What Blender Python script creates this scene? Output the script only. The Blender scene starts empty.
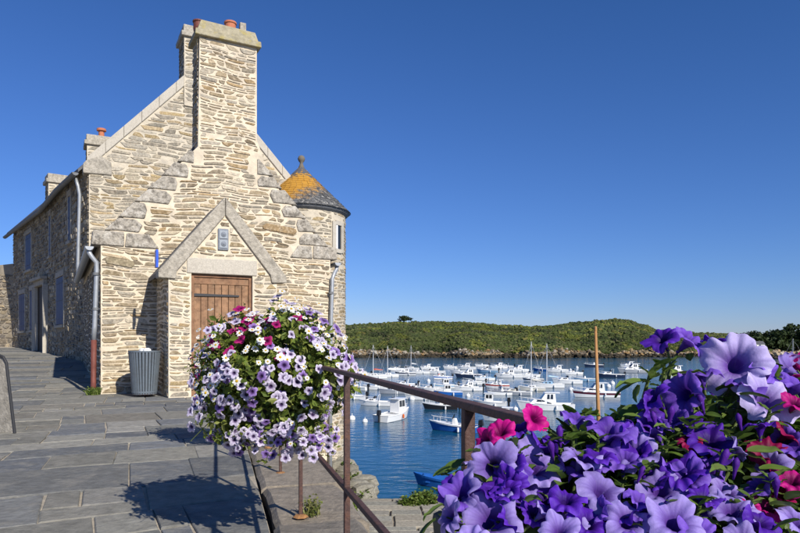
import bpy, math, random
import numpy as np
from mathutils import Vector, Matrix, Euler

# ------------------------------------------------------------------ camera, sky, sun, exposure
S = bpy.context.scene
COL = S.collection
R = math.radians
EYE = 1.0; F = 640.0; HZ = 340.0; CX = 400.0        # photograph: focal length and horizon in 800x533 pixels

cam = bpy.data.cameras.new('camera')
cam_o = bpy.data.objects.new('camera', cam); COL.objects.link(cam_o)
cam_o.location = (0, 0, EYE); cam_o.rotation_euler = (R(90), 0, 0)
cam.sensor_width = 36; cam.lens = F/800*36; cam.shift_y = (HZ-266.5)/800
cam.clip_start = 0.02; cam.clip_end = 20000
S.camera = cam_o

SUN_EL = R(33); SUN_DIR = Vector((.588, -.809, 0)).normalized()     # horizontal direction towards the sun
to_sun = Vector((SUN_DIR.x*math.cos(SUN_EL), SUN_DIR.y*math.cos(SUN_EL), math.sin(SUN_EL)))
W = bpy.data.worlds.new('World'); S.world = W; W.use_nodes = True
wn = W.node_tree.nodes; wl = W.node_tree.links
sky = wn.new('ShaderNodeTexSky'); sky.sky_type = 'NISHITA'; sky.sun_disc = False
sky.sun_elevation = SUN_EL; sky.sun_rotation = math.atan2(to_sun.x, to_sun.y)
sky.altitude = 0; sky.air_density = 1.0; sky.dust_density = 0.0; sky.ozone_density = 10.0
hs = wn.new('ShaderNodeMix'); hs.data_type = 'RGBA'; hs.blend_type = 'MULTIPLY'; hs.inputs[0].default_value = 1; hs.inputs[7].default_value = (.92, .90, 1.14, 1)   # polarised blue
vm = wn.new('ShaderNodeVectorMath'); vm.operation = 'SUBTRACT'; vm.inputs[1].default_value = (.13, .02, 0)
vx = wn.new('ShaderNodeVectorMath'); vx.operation = 'MAXIMUM'; vx.inputs[1].default_value = (.03, .1, .2)
wl.new(sky.outputs[0], hs.inputs[6]); wl.new(hs.outputs[2], vm.inputs[0]); wl.new(vm.outputs[0], vx.inputs[0]); wl.new(vx.outputs[0], wn['Background'].inputs['Color'])
wn['Background'].inputs['Strength'].default_value = 0.080
sun = bpy.data.lights.new('sun', 'SUN'); sun.energy = 4.7; sun.angle = R(.5); sun.color = (1, .945, .86)
sun_o = bpy.data.objects.new('sun', sun); COL.objects.link(sun_o)
sun_o.rotation_euler = to_sun.to_track_quat('Z', 'Y').to_euler(); sun_o.location = (20, -30, 30)
vs = S.view_settings
vs.view_transform = 'Standard'; vs.look = 'None'; vs.gamma = 1; vs.exposure = 0.27; vs.use_curve_mapping = False
S.render.engine = 'CYCLES'

rng = random.Random(7)
U = rng.uniform
def at(px, py, Y): return Vector(((px-CX)*Y/F, Y, EYE+(HZ-py)*Y/F))
def ground_pt(px, py, z=0.0):
    Y = F*(EYE-z)/(py-HZ); return Vector(((px-CX)*Y/F, Y, z))

# ------------------------------------------------------------------ materials
def mat(name, color=(.5,.5,.5), rough=.8, attr=False, noise=(0,0), bump=(0,0), detail=6, metallic=0, spec=.3, dark=None,
        spots=None, var=0.0, translucent=0.0, coat=0.0):
    """noise=(scale, strength of value change); bump=(scale, distance); dark=(scale, colour, amount) a stain layer; var = change per object"""
    m = bpy.data.materials.new(name); m.use_nodes = True
    n = m.node_tree.nodes; l = m.node_tree.links; b = n['Principled BSDF']
    b.inputs['Roughness'].default_value = rough; b.inputs['Metallic'].default_value = metallic
    b.inputs['Specular IOR Level'].default_value = spec
    if coat: b.inputs['Coat Weight'].default_value = coat
    tc = n.new('ShaderNodeTexCoord')
    geo = n.new('ShaderNodeNewGeometry')
    if attr:
        a = n.new('ShaderNodeAttribute'); a.attribute_name = 'col'; c = a.outputs['Color']
    else:
        r = n.new('ShaderNodeRGB'); r.outputs[0].default_value = (*color, 1); c = r.outputs[0]
    if noise[1]:
        t = n.new('ShaderNodeTexNoise'); t.inputs['Scale'].default_value = noise[0]; t.inputs['Detail'].default_value = detail
        t.inputs['Roughness'].default_value = .65
        l.new(geo.outputs['Position'], t.inputs['Vector'])
        mr = n.new('ShaderNodeMapRange'); mr.inputs[1].default_value = .3; mr.inputs[2].default_value = .7
        mr.inputs[3].default_value = 1-noise[1]; mr.inputs[4].default_value = 1+noise[1]
        l.new(t.outputs[0], mr.inputs[0])
        mx = n.new('ShaderNodeMix'); mx.data_type = 'RGBA'; mx.blend_type = 'MULTIPLY'; mx.inputs[0].default_value = 1
        l.new(c, mx.inputs[6]); l.new(mr.outputs[0], mx.inputs[7]); c = mx.outputs[2]
    for dark in [q for q in (dark, spots) if q]:
        t = n.new('ShaderNodeTexNoise'); t.inputs['Scale'].default_value = dark[0]; t.inputs['Detail'].default_value = 8
        t.inputs['Roughness'].default_value = .7
        l.new(geo.outputs['Position'], t.inputs['Vector'])
        mr = n.new('ShaderNodeMapRange'); mr.inputs[1].default_value = .5; mr.inputs[2].default_value = .62
        mr.inputs[3].default_value = 0; mr.inputs[4].default_value = dark[2]; l.new(t.outputs[0], mr.inputs[0])
        mx = n.new('ShaderNodeMix'); mx.data_type = 'RGBA'
        l.new(mr.outputs[0], mx.inputs[0]); l.new(c, mx.inputs[6]); mx.inputs[7].default_value = (*dark[1], 1); c = mx.outputs[2]
    if var:
        oi = n.new('ShaderNodeObjectInfo'); mr = n.new('ShaderNodeMapRange'); mr.inputs[3].default_value = 1-var; mr.inputs[4].default_value = 1+var
        l.new(oi.outputs['Random'], mr.inputs[0])
        h = n.new('ShaderNodeHueSaturation'); l.new(c, h.inputs['Color']); l.new(mr.outputs[0], h.inputs['Value']); c = h.outputs[0]
    l.new(c, b.inputs['Base Color'])
    if bump[1]:
        t = n.new('ShaderNodeTexNoise'); t.inputs['Scale'].default_value = bump[0]; t.inputs['Detail'].default_value = 8
        t.inputs['Roughness'].default_value = .6
        l.new(geo.outputs['Position'], t.inputs['Vector'])
        bp = n.new('ShaderNodeBump'); bp.inputs['Distance'].default_value = bump[1]; bp.inputs['Strength'].default_value = 1
        l.new(t.outputs[0], bp.inputs['Height']); l.new(bp.outputs[0], b.inputs['Normal'])
    if translucent:
        tr = n.new('ShaderNodeBsdfTranslucent'); l.new(c, tr.inputs['Color'])
        ms = n.new('ShaderNodeMixShader'); ms.inputs[0].default_value = translucent
        l.new(b.outputs[0], ms.inputs[1]); l.new(tr.outputs[0], ms.inputs[2]); l.new(ms.outputs[0], n['Material Output'].inputs['Surface'])
    return m

M = dict(
    mortar=mat('lime_mortar', (.67,.575,.43), .95, noise=(6,.18), bump=(55,.006), dark=(2.0,(.44,.385,.30),.55)),
    mortar_grey=mat('grey_mortar', (.58,.51,.39), .95, noise=(5,.18), bump=(40,.008), dark=(1.6,(.36,.32,.26),.5)),
    mortar_dark=mat('old_dark_mortar', (.30,.255,.19), .95, noise=(4,.2), bump=(30,.01)),
    stone=mat('rubble_stone', attr=True, rough=.9, noise=(20,.36), bump=(45,.012), dark=(10,(.56,.47,.34),.42), spots=(17,(.17,.12,.075),.42)),
    granite=mat('granite', (.40,.36,.295), .92, noise=(14,.38), bump=(28,.03), dark=(6,(.62,.58,.50),.75), spots=(8,(.12,.105,.085),.8)),
    lintel=mat('dressed_granite', (.50,.455,.375), .88, noise=(45,.22), bump=(70,.006), dark=(5,(.40,.36,.295),.55)),
    coping=mat('grey_granite_coping', (.40,.36,.29), .92, noise=(16,.32), bump=(36,.02), dark=(5,(.22,.20,.165),.6), spots=(12,(.58,.53,.44),.55)),
    slab=mat('paving_slate', attr=True, rough=.85, noise=(12,.26), bump=(22,.010), dark=(4.5,(.30,.28,.235),.5), spots=(7,(.15,.145,.13),.35), spec=.1),
    joint=mat('sandy_joint', (.43,.375,.29), .95, noise=(12,.25), bump=(60,.008)),
    ledge=mat('ledge_stone', attr=True, rough=.9, noise=(14,.3), bump=(34,.012), dark=(12,(.16,.145,.12),.5)),
    wood=mat('door_oak', attr=True, rough=.7, noise=(9,.3), bump=(40,.004), dark=(5,(.30,.19,.11),.5), spots=(8,(.09,.045,.025),.5)),
    iron=mat('black_iron', (.05,.05,.052), .55, metallic=.4),
    rust=mat('rusty_painted_steel', (.075,.038,.03), .62, noise=(60,.4), bump=(160,.002), dark=(24,(.15,.065,.035),.55), spec=.45),
    zinc=mat('zinc', (.36,.38,.40), .45, metallic=.35, noise=(9,.15)),
    zinc_dark=mat('dull_zinc', (.16,.165,.17), .6, noise=(9,.2)),
    redpipe=mat('brown_cast_iron', (.17,.055,.04), .6, noise=(12,.2)),
    slate=mat('roof_slate', (.10,.10,.105), .7, noise=(3,.3), bump=(20,.01)),
    shutter=mat('blue_shutter', (.095,.12,.19), .7, noise=(6,.12)),
    glass=mat('window_glass', (.02,.025,.03), .06, spec=.6),
    terracotta=mat('terracotta', (.48,.17,.09), .8, noise=(12,.15)),
    lead=mat('lead', (.20,.22,.25), .55, noise=(30,.2)),
    bluesign=mat('blue_enamel', (.03,.10,.55), .35),
    bin=mat('grey_painted_steel', (.13,.155,.18), .45, noise=(30,.12), dark=(8,(.10,.10,.10),.3)),
    white=mat('white_gelcoat', (.78,.78,.76), .25, spec=.5),
    paper=mat('white_paper', (.8,.8,.78), .8),
    soil=mat('dark_soil', (.03,.022,.016), .95),
    pot=mat('planter_shell', (.06,.06,.05), .7),
)
def attr_mat(name, **k): return mat(name, attr=True, **k)
M['petal'] = mat('petal', attr=True, rough=.55, var=.13, translucent=.28, spec=.2, noise=(260,.07), bump=(220,.0007))
M['leaf'] = mat('leaf', attr=True, rough=.5, var=.16, translucent=.3, spec=.35)
M['foliage'] = mat('foliage', attr=True, rough=.55, translucent=.25, spec=.25)

# ------------------------------------------------------------------ mesh helpers
def wloc(o):
    v = Vector((0,0,0))
    while o is not None: v += o.location; o = o.parent
    return v
def link(name, me, parent=None, loc=None):
    o = bpy.data.objects.new(name, me); COL.objects.link(o)
    if parent is not None: o.parent = parent
    if loc is not None: o.location = loc
    return o
def thing(name, label, cat, loc=(0,0,0), group=None, rz=0):
    o = bpy.data.objects.new(name, None); COL.objects.link(o); o.location = loc; o.rotation_euler = (0,0,rz)
    o.empty_display_size = .1
    return tag(o, label, cat, group)
def tag(o, label=None, cat=None, group=None, kind=None):
    if label: o['label'] = label
    if cat: o['category'] = cat
    if group: o['group'] = group
    if kind: o['kind'] = kind
    return o
class MB:
    def __init__(s): s.v = []; s.f = []; s.c = []
    def add(s, vs, fs, col=(1,1,1)):
        n = len(s.v); s.v += [tuple(p) for p in vs]; s.f += [tuple(i+n for i in f) for f in fs]
        s.c += ([col]*len(vs)) if not isinstance(col, list) else col
        return s
    def box(s, c, size, rz=0, col=(1,1,1)):
        c = Vector(c); h = Vector(size)/2; m = Matrix.Rotation(rz, 3, 'Z')
        vs = [c + m @ Vector((x*h.x, y*h.y, z*h.z)) for z in (-1,1) for y in (-1,1) for x in (-1,1)]
        return s.add(vs, [(0,2,3,1),(4,5,7,6),(0,1,5,4),(2,6,7,3),(0,4,6,2),(1,3,7,5)], col)
    def prism(s, poly, a, b, col=(1,1,1)):
        """poly: list of 3D points (ccw seen from outside), offset vectors a (near) and b (far)"""
        n = len(poly); a = Vector(a); b = Vector(b)
        vs = [Vector(p)+a for p in poly]+[Vector(p)+b for p in poly]
        fs = [tuple(range(n)), tuple(range(2*n-1, n-1, -1))]+[(i, i+n, (i+1)%n+n, (i+1)%n) for i in range(n)]
        return s.add(vs, fs, col)
    def tube(s, pts, r, seg=8, cap=True, col=(1,1,1)):
        pts = [Vector(p) for p in pts]; n = len(pts)
        rs = r if isinstance(r, (list, tuple)) else [r]*n
        ref = Vector((0,0,1)); vs = []
        for i, p in enumerate(pts):
            t = (pts[min(i+1,n-1)]-pts[max(i-1,0)]).normalized()
            a = t.cross(ref if abs(t.z) < .9 else Vector((1,0,0))).normalized(); b = t.cross(a)
            if i and (a.dot(pa) < 0 and abs(a.dot(pa)) > .2): a = -a; b = -b
            if i: 
                a = (pa - t*pa.dot(t)).normalized(); b = t.cross(a)
            pa = a
            for k in range(seg):
                q = 2*math.pi*k/seg; vs.append(p+(a*math.cos(q)+b*math.sin(q))*rs[i])
        fs = [(i*seg+k, i*seg+(k+1)%seg, (i+1)*seg+(k+1)%seg, (i+1)*seg+k) for i in range(n-1) for k in range(seg)]
        if cap: fs += [tuple(range(seg-1,-1,-1)), tuple(range((n-1)*seg, n*seg))]
        return s.add(vs, fs, col)
    def lathe(s, c, prof, seg=20, col=(1,1,1)):
        """prof: (r,z) from bottom to top"""
        c = Vector(c); vs = []; fs = []
        for r, z in prof:
            for k in range(seg):
                q = 2*math.pi*k/seg; vs.append(c+Vector((r*math.cos(q), r*math.sin(q), z)))
        for i in range(len(prof)-1):
            for k in range(seg): fs.append((i*seg+k, i*seg+(k+1)%seg, (i+1)*seg+(k+1)%seg, (i+1)*seg+k))
        fs.append(tuple(range(seg-1,-1,-1))); fs.append(tuple(range((len(prof)-1)*seg, len(prof)*seg)))
        return s.add(vs, fs, col)
    def mesh(s, name, m, off=Vector((0,0,0)), smooth=False):
        me = bpy.data.meshes.new(name)
        v = np.array(s.v, dtype=np.float64).reshape(-1,3)-np.array(off)
        me.from_pydata(v.tolist(), [], s.f)
        a = me.color_attributes.new('col', 'FLOAT_COLOR', 'POINT')
        c = np.ones((len(s.v),4), dtype=np.float32); c[:,:3] = np.array(s.c, dtype=np.float32).reshape(-1,3)
        a.data.foreach_set('color', c.ravel())
        me.materials.append(m)
        if smooth: me.shade_smooth()
        return me
    def build(s, name, m, parent=None, smooth=False, kind=None, center=False):
        base = wloc(parent) if parent is not None else Vector((0,0,0))
        loc = None; off = base
        if center:
            ctr = Vector(np.mean(np.array(s.v), axis=0)); off = ctr; loc = ctr-base
        o = link(name, s.mesh(name, m, off, smooth), parent, loc)
        if kind: o['kind'] = kind
        return o
def bevel(o, w=.01, seg=2):
    b = o.modifiers.new('bevel', 'BEVEL'); b.width = w; b.segments = seg; b.limit_method = 'ANGLE'; return o
def quads_mesh(name, m, V, Cc, k=4):
    """fast mesh of N separate k-gons: V (N,k,3), Cc (N,3)"""
    N = len(V); me = bpy.data.meshes.new(name)
    me.vertices.add(N*k); me.vertices.foreach_set('co', np.ascontiguousarray(V, dtype=np.float32).ravel())
    me.loops.add(N*k); me.loops.foreach_set('vertex_index', np.arange(N*k, dtype=np.int32))
    me.polygons.add(N); me.polygons.foreach_set('loop_start', np.arange(0, N*k, k, dtype=np.int32))
    me.update(calc_edges=True)
    a = me.color_attributes.new('col', 'FLOAT_COLOR', 'POINT')
    c = np.ones((N,k,4), dtype=np.float32); c[:,:,:3] = np.asarray(Cc)[:,None,:]
    a.data.foreach_set('color', c.ravel()); me.materials.append(m)
    return me

# ------------------------------------------------------------------ rubble masonry
PAL_WARM = [(.39,.305,.185),(.44,.355,.23),(.36,.315,.235),(.47,.40,.28),(.31,.255,.175),(.41,.29,.15),(.50,.44,.335),(.37,.33,.26),(.45,.355,.225),(.27,.21,.135)]
PAL_GREY = [(.40,.355,.27),(.38,.345,.275),(.42,.365,.265),(.31,.275,.215),(.41,.31,.16),(.44,.395,.31),(.36,.325,.255),(.43,.33,.19)]
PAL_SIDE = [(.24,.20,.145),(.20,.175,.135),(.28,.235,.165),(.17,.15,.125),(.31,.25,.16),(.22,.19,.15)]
def rubble(rows, rh, ln, pal, gap=(.014,.03), depth=(.006,.02), skip=.03):
    """rows: function (v0,v1) -> list of (ua,ub) free intervals, with .lo .hi limits. Returns stones in wall coordinates"""
    out = []; v = rows.lo; ri = 0
    while v < rows.hi-.03:
        h = U(*rh)*(1 if rng.random() > .14 else .6); h = min(h, rows.hi-v)
        ph = U(0,6.3); am = U(.003,.012)
        for ua, ub in rows(v, v+h):
            u = ua+U(.004,.02)
            while u < ub-.05:
                w = U(*ln)*(h/rh[1])**.3
                if ub-(u+w) < .10: w = ub-u-.006
                g = U(*gap)
                if w > .05 and rng.random() > skip:
                    hh = h-g; ww = w-g
                    if rng.random() < .25: hh *= U(.6,.9)
                    dv = am*math.sin(u*2.3+ph)+U(-.004,.004); cu = u+w/2; cv = v+h/2+dv
                    a = ww/2; b = hh/2
                    def end():                              # broken ends: blunt, slanting or wedge-shaped
                        e = min(.42*ww, hh*U(.15,1.7)); o3 = [U(0,e), U(0,e*.35), U(0,e)]
                        q_ = rng.random()
                        if q_ < .35: o3[0] = 0; o3[1] = e*.3; o3[2] = e
                        elif q_ < .7: o3[2] = 0; o3[1] = e*.3; o3[0] = e
                        return o3
                    le, re_ = end(), end(); jj = lambda: U(-.10,.16)*hh
                    P = [(-a+le[0],-b+max(0,jj())),(U(-.3,.3)*a,-b+jj()*.5),(a-re_[0],-b+max(0,jj())),(a-re_[1],U(-.25,.25)*hh),(a-re_[2],b-max(0,jj())),(U(-.35,.35)*a,b-jj()*.5),(-a+le[2],b-max(0,jj())),(-a+le[1],U(-.25,.25)*hh)]
                    c = pal[int(rng.random()**1.1*len(pal))]; k = U(.62,1.16)
                    out.append((cu, cv, P, U(*depth), tuple(min(1,x*k) for x in c), ww*hh))
                u += w
        v += h; ri += 1
    return out
def stone_geom(st, fn):
    cu, cv, P, d, c, ar = st; n = len(P)
    hh = max(p[1] for p in P)-min(p[1] for p in P); ww = max(p[0] for p in P)-min(p[0] for p in P)
    ix = max(.6, 1-.010/ww); iy = max(.6, 1-.010/hh)
    wv = lambda u, v: v+.022*math.sin(1.9*u+.8*v)+.014*math.sin(4.3*u-2.1*v+1)+.008*math.sin(9*u+3*v)     # courses wander
    fn0 = fn; fn = lambda u, v, d: fn0(u, wv(u, v), d)
    vs = [fn(cu+x, cv+y, -.006) for x, y in P]+[fn(cu+x*(1+ix)/2, cv+y*(1+iy)/2, d*.75) for x, y in P]+[fn(cu+x*ix*.97, cv+y*iy*.95, d) for x, y in P]
    fs = [(j*n+i, j*n+(i+1)%n, (j+1)*n+(i+1)%n, (j+1)*n+i) for j in (0,1) for i in range(n)]+[tuple(range(2*n, 3*n))]
    return vs, fs, c
def emit(stones, fn, parent, n_ind, m=None, test=None):
    m = m or M['stone']
    idx = sorted(range(len(stones)), key=lambda i: -stones[i][5] if (test is None or test(stones[i])) else 1)
    ind = set(i for i in idx[:n_ind] if test is None or test(stones[i])); rest = MB()
    for i, st in enumerate(stones):
        vs, fs, c = stone_geom(st, fn)
        if i in ind: MB().add(vs, fs, c).build('wall_stone', m, parent, center=True)
        else: rest.add(vs, fs, c)
    if rest.v: rest.build('rubble_stones', m, parent, kind='stuff')
class Rows:
    def __init__(s, lo, hi, f): s.lo = lo; s.hi = hi; s.f = f
    def __call__(s, a, b): return s.f(a, b)
def cut(iv, holes):
    """remove holes (a,b) from intervals"""
    for ha, hb in holes:
        n = []
        for a, b in iv:
            if hb <= a or ha >= b: n.append((a,b)); continue
            if ha-a > .05: n.append((a,ha))
            if b-hb > .05: n.append((hb,b))
        iv = n
    return iv
# ------------------------------------------------------------------ the setting: water, street, lower quay, headland
ZW = -6.0                                               # water level below the street
bX, bY = Vector((.880, .4745, 0)), Vector((-.4745, .880, 0))   # the cottage: along its front, and into its depth
A = Vector((-5.54, 11.85, 0))                           # its front left corner
def gz(x, y):                                           # street level: rises gently past the cottage
    d = (Vector((x, y, 0))-A).dot(bY)
    if d <= .3: return 0.0
    if d < 2: return .05*(d-.3)**2/3.4
    return .0425+.043*(d-2) if d < 10 else .3865+.022*(d-10)

# water
wm = bpy.data.materials.new('sea_water'); wm.use_nodes = True
n = wm.node_tree.nodes; l = wm.node_tree.links; b = n['Principled BSDF']
b.inputs['Base Color'].default_value = (.006,.075,.14,1); b.inputs['Roughness'].default_value = .09; b.inputs['IOR'].default_value = 1.33
geo = n.new('ShaderNodeNewGeometry')
mp = n.new('ShaderNodeMapping'); mp.inputs['Scale'].default_value = (.55,1.0,1); mp.inputs['Rotation'].default_value = (0,0,.25)
l.new(geo.outputs['Position'], mp.inputs['Vector'])
t1 = n.new('ShaderNodeTexNoise'); t1.inputs['Scale'].default_value = 1.5; t1.inputs['Detail'].default_value = 4; l.new(mp.outputs[0], t1.inputs['Vector'])
t2 = n.new('ShaderNodeTexNoise'); t2.inputs['Scale'].default_value = .12; t2.inputs['Detail'].default_value = 3; l.new(mp.outputs[0], t2.inputs['Vector'])
mr = n.new('ShaderNodeMapRange'); mr.inputs[1].default_value = .35; mr.inputs[2].default_value = .65; mr.inputs[3].default_value = .035; mr.inputs[4].default_value = .1
l.new(t2.outputs[0], mr.inputs[0])
bp = n.new('ShaderNodeBump'); bp.inputs['Strength'].default_value = 1; l.new(mr.outputs[0], bp.inputs['Distance'])
l.new(t1.outputs[0], bp.inputs['Height']); l.new(bp.outputs[0], b.inputs['Normal'])
mb = MB(); mb.add([(-9000,-3000,ZW),(9000,-3000,ZW),(9000,12000,ZW),(-9000,12000,ZW)], [(0,1,2,3)])
mb.build('water', wm, kind='structure')

# the street terrace: a sheet under the flagstones, with the retaining wall on its right
def edge_x(y): return .275-.2844*y                      # right edge of the flagstones near the railing
def edge2(y): return edge_x(y) if y < 8.2 else min(edge_x(8.2)+(y-8.2)*.05, -1.2)
mb = MB(); ys = [-4]+[x*.5 for x in range(-6, 34)]+[18,20,22,24,28,31,34]
for y in ys:
    xr = edge2(y) if y < 12.2 else -2.2 if y < 14 else -4 if y < 16 else -6 if y < 21 else -9.5 if y < 25 else -13
    for k in range(13):
        x = -30+(xr+30)*(k/12)**.6; mb.add([(x, y, gz(x, y)-.015)], [])
mb.f = [(j*13+i, j*13+i+1, (j+1)*13+i+1, (j+1)*13+i) for j in range(len(ys)-1) for i in range(12)]
street = mb.build('street', M['joint'], kind='structure')

# flagstones in courses laid square to the cottage front
pu = Vector((math.cos(R(24)), math.sin(R(24)), 0)); pv = Vector((-math.sin(R(24)), math.cos(R(24)), 0))
slabs = []
PAL_SLAB = [(.235,.226,.192),(.19,.19,.178),(.26,.248,.21),(.155,.16,.16),(.28,.268,.235),(.235,.218,.18),(.205,.203,.182),(.165,.172,.178)]
v = -1.0; row = 0
def try_slab(u, v, w, h):
    c = pu*(u+w/2)+pv*(v+h/2); px = CX+F*c.x/max(c.y,.1)
    W3 = [pu*a+pv*b_ for a, b_ in ((u,v),(u+w,v),(u+w,v+h),(u,v+h))]
    if c.y > 1.2 and c.y < 34 and -80 < px and (px < 420 or c.y < 4) and min((p-A).dot(bX) for p in W3) < 5:
        if not ((c-A).dot(bY) > .25 and (c-A).dot(bX) > .25): slabs.append((c, u, v, w, h))   # not under the cottage
while v < 34:
    h = U(.42,1.0) if v < 14 else U(.5,.9)
    u = -14-U(0,1)
    while u < 9:
        w = U(.4,1.0) if v < 14 else U(.9,2)
        q = rng.random()
        if q < .42 and h > .4:                          # the course splits in two here
            f = U(.38,.62)*h; s1 = U(.3,.7)*w
            for (va, hh) in ((v,f),(v+f,h-f)):
                if rng.random() < .55: try_slab(u, va, s1, hh); try_slab(u+s1, va, w-s1, hh)
                else: try_slab(u, va, w, hh)
        else: try_slab(u, v, w, h)
        u += w
    v += h; row += 1
def clip_poly(P, inside, inter):
    out = []
    for i in range(len(P)):
        a, b_ = P[i], P[(i+1)%len(P)]; ia, ib = inside(a), inside(b_)
        if ia: out.append(a)
        if ia != ib: out.append(inter(a, b_))
    return out
def cliph(P, n_, d_):
    n_ = Vector(n_)
    def inter(a, b_):
        fa = a.dot(n_)-d_; fb = b_.dot(n_)-d_; return a.lerp(b_, fa/(fa-fb))
    return clip_poly(P, lambda p: p.dot(n_) <= d_, inter)
en = Vector((1, .2844, 0))                              # x + .2844 y <= .275
slab_geo = []
for c, u, v, w, h in slabs:
    g = U(.003,.008); j = lambda: U(-.008,.008)
    P = [pu*(a+j())+pv*(b_+j()) for a, b_ in ((u+g,v+g),(u+w/2,v+g),(u+w-g,v+g),(u+w-g,v+h-g),(u+w/2,v+h-g),(u+g,v+h-g))]
    P = [p+pv*(.06*math.sin(.9*p.x+.5*p.y)+.03*math.sin(2.3*p.x-1.1*p.y+1)+.012*math.sin(6*p.x+2*p.y))+pu*(.05*math.sin(1.3*p.y+.4*p.x)) for p in P]   # worn courses wander
    if c.y < 8.4: P = cliph(P, en, .27)
    else: P = cliph(P, Vector((1,0,0)), -2.15)
    if len(P) < 3: continue
    ar = abs(sum(P[i].x*P[(i+1)%len(P)].y-P[i].y*P[(i+1)%len(P)].x for i in range(len(P))))/2
    if ar < .015: continue
    slab_geo.append((P, c, ar))
slab_geo.sort(key=lambda s: -s[2]/s[1].y**2 if s[1].y > 2.2 else 0)
rest = MB()
for i, (P, c, ar) in enumerate(slab_geo):
    z0 = U(-.005,.004); tx, ty = U(-.004,.004), U(-.004,.004); kk = U(.78,1.16); col = tuple(x*kk for x in rng.choice(PAL_SLAB))
    ctr = sum(P, Vector())/len(P); nP = len(P)
    zf = lambda p, d: gz(p.x, p.y)+z0+tx*(p.x-ctr.x)+ty*(p.y-ctr.y)+d
    ins = [ctr+(p-ctr)*(1-.012/max(.1,(p-ctr).length)) for p in P]
    vs = [(p.x,p.y,zf(p,-.05)) for p in P]+[(p.x,p.y,zf(p,-.006)) for p in P]+[(p.x,p.y,zf(p,0)) for p in ins]
    fs = [(q*nP+k, q*nP+(k+1)%nP, (q+1)*nP+(k+1)%nP, (q+1)*nP+k) for q in (0,1) for k in range(nP)]+[tuple(range(2*nP,3*nP))]
    if i < 300: MB().add(vs, fs, col).build('paving_stone', M['slab'], street, center=True)
    else: rest.add(vs, fs, col)
if rest.v: rest.build('paving_stones', M['slab'], street, kind='stuff')

# soil and grit in the crack between paving and ledge
mb = MB()
for k in range(-6, 34):
    y = k*.25; mb.add([(edge_x(y)-.07, y, -.075+U(-.01,.02)), (edge_x(y)+.02, y, -.09+U(-.02,.03)), (edge_x(y)+.14, y, -.07)], [])
mb.f = [(3*k+j,3*k+j+1,3*k+j+4,3*k+j+3) for k in range(39) for j in (0,1)]
mb.build('crack_soil', M['soil'], street)

# retaining wall with its row of cap stones, right of the crack
rw = thing('retaining_wall', 'rough stone quay wall with worn cap stones under the rusty railing', 'wall', (edge_x(4)+.2, 4, 0))
rd = Vector((-.2736,.9619,0)); rn = Vector((.9619,.2736,0))
o0 = Vector((.275,0,0))
def lp(s, o, z): q = o0+rd*s+rn*o; return Vector((q.x,q.y,z))
mb = MB()
mb.prism([lp(-3,.06,-3.3), lp(-3,.60,-3.3), lp(-3,.56,-.14), lp(-3,.06,-.14)], (0,0,0), rd*11.4)
mb.prism([Vector((x,y,-.03)) for x, y in ((-6,8.05),(edge2(8.2)+.06,8.05),(edge2(12.2),12.2),(-1.95,12.9),(-6,12.9))], (0,0,0), (0,0,-3.27))
mb.build('wall', M['mortar_dark'], rw)
s = -2.6
while s < 8.2:
    ln_ = U(.55,1.15); w0, w1 = .012+U(0,.02), U(.50,.62); z1 = U(.0,.02); nseg = 5
    kk = U(.85,1.15); col = tuple(x*kk for x in rng.choice([(.21,.185,.15),(.19,.17,.145),(.235,.2,.155)]))
    top = []; j = [U(-.014,.014) for _ in range(12)]
    for k in range(nseg+1):
        a = s+.012+(ln_-.024)*k/nseg
        top.append((lp(a, w0+j[k], 0), lp(a, w0+(w1-w0)*.5, 0), lp(a, w1+j[6+k], 0)))
    vs = []; fs = []
    for k, (p, m_, q) in enumerate(top):
        e = .018 if k in (0,nseg) else 0
        vs += [p+Vector((0,0,-.16)), p+Vector((0,0,z1-.028-e*.4)), p+(m_-p)*.12+Vector((0,0,z1-e*.6+U(-.004,.004))), m_+Vector((0,0,z1+U(-.008,.008)-e*.6)), q+(m_-q)*.15+Vector((0,0,z1-e*.6+U(-.006,.004))), q+Vector((0,0,z1-.035)), q+Vector((0,0,-.16))]
    for k in range(nseg):
        for i in range(6): fs.append((k*7+i, (k+1)*7+i, (k+1)*7+i+1, k*7+i+1))
    fs += [tuple(range(7)), tuple(range(nseg*7+6, nseg*7-1, -1))]
    MB().add(vs, fs, col).build('cap_stone', M['ledge'], rw, center=True)
    s += ln_
def side_rows(a, b_): return [(-2.8, 8.2)]
emit(rubble(Rows(-3.2,-.2,side_rows), (.14,.26), (.25,.7), PAL_SIDE, skip=.02), lambda u, v, d: lp(u, .60-.04*(v+3.3)/3.2+d, v), rw, 0)

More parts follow.
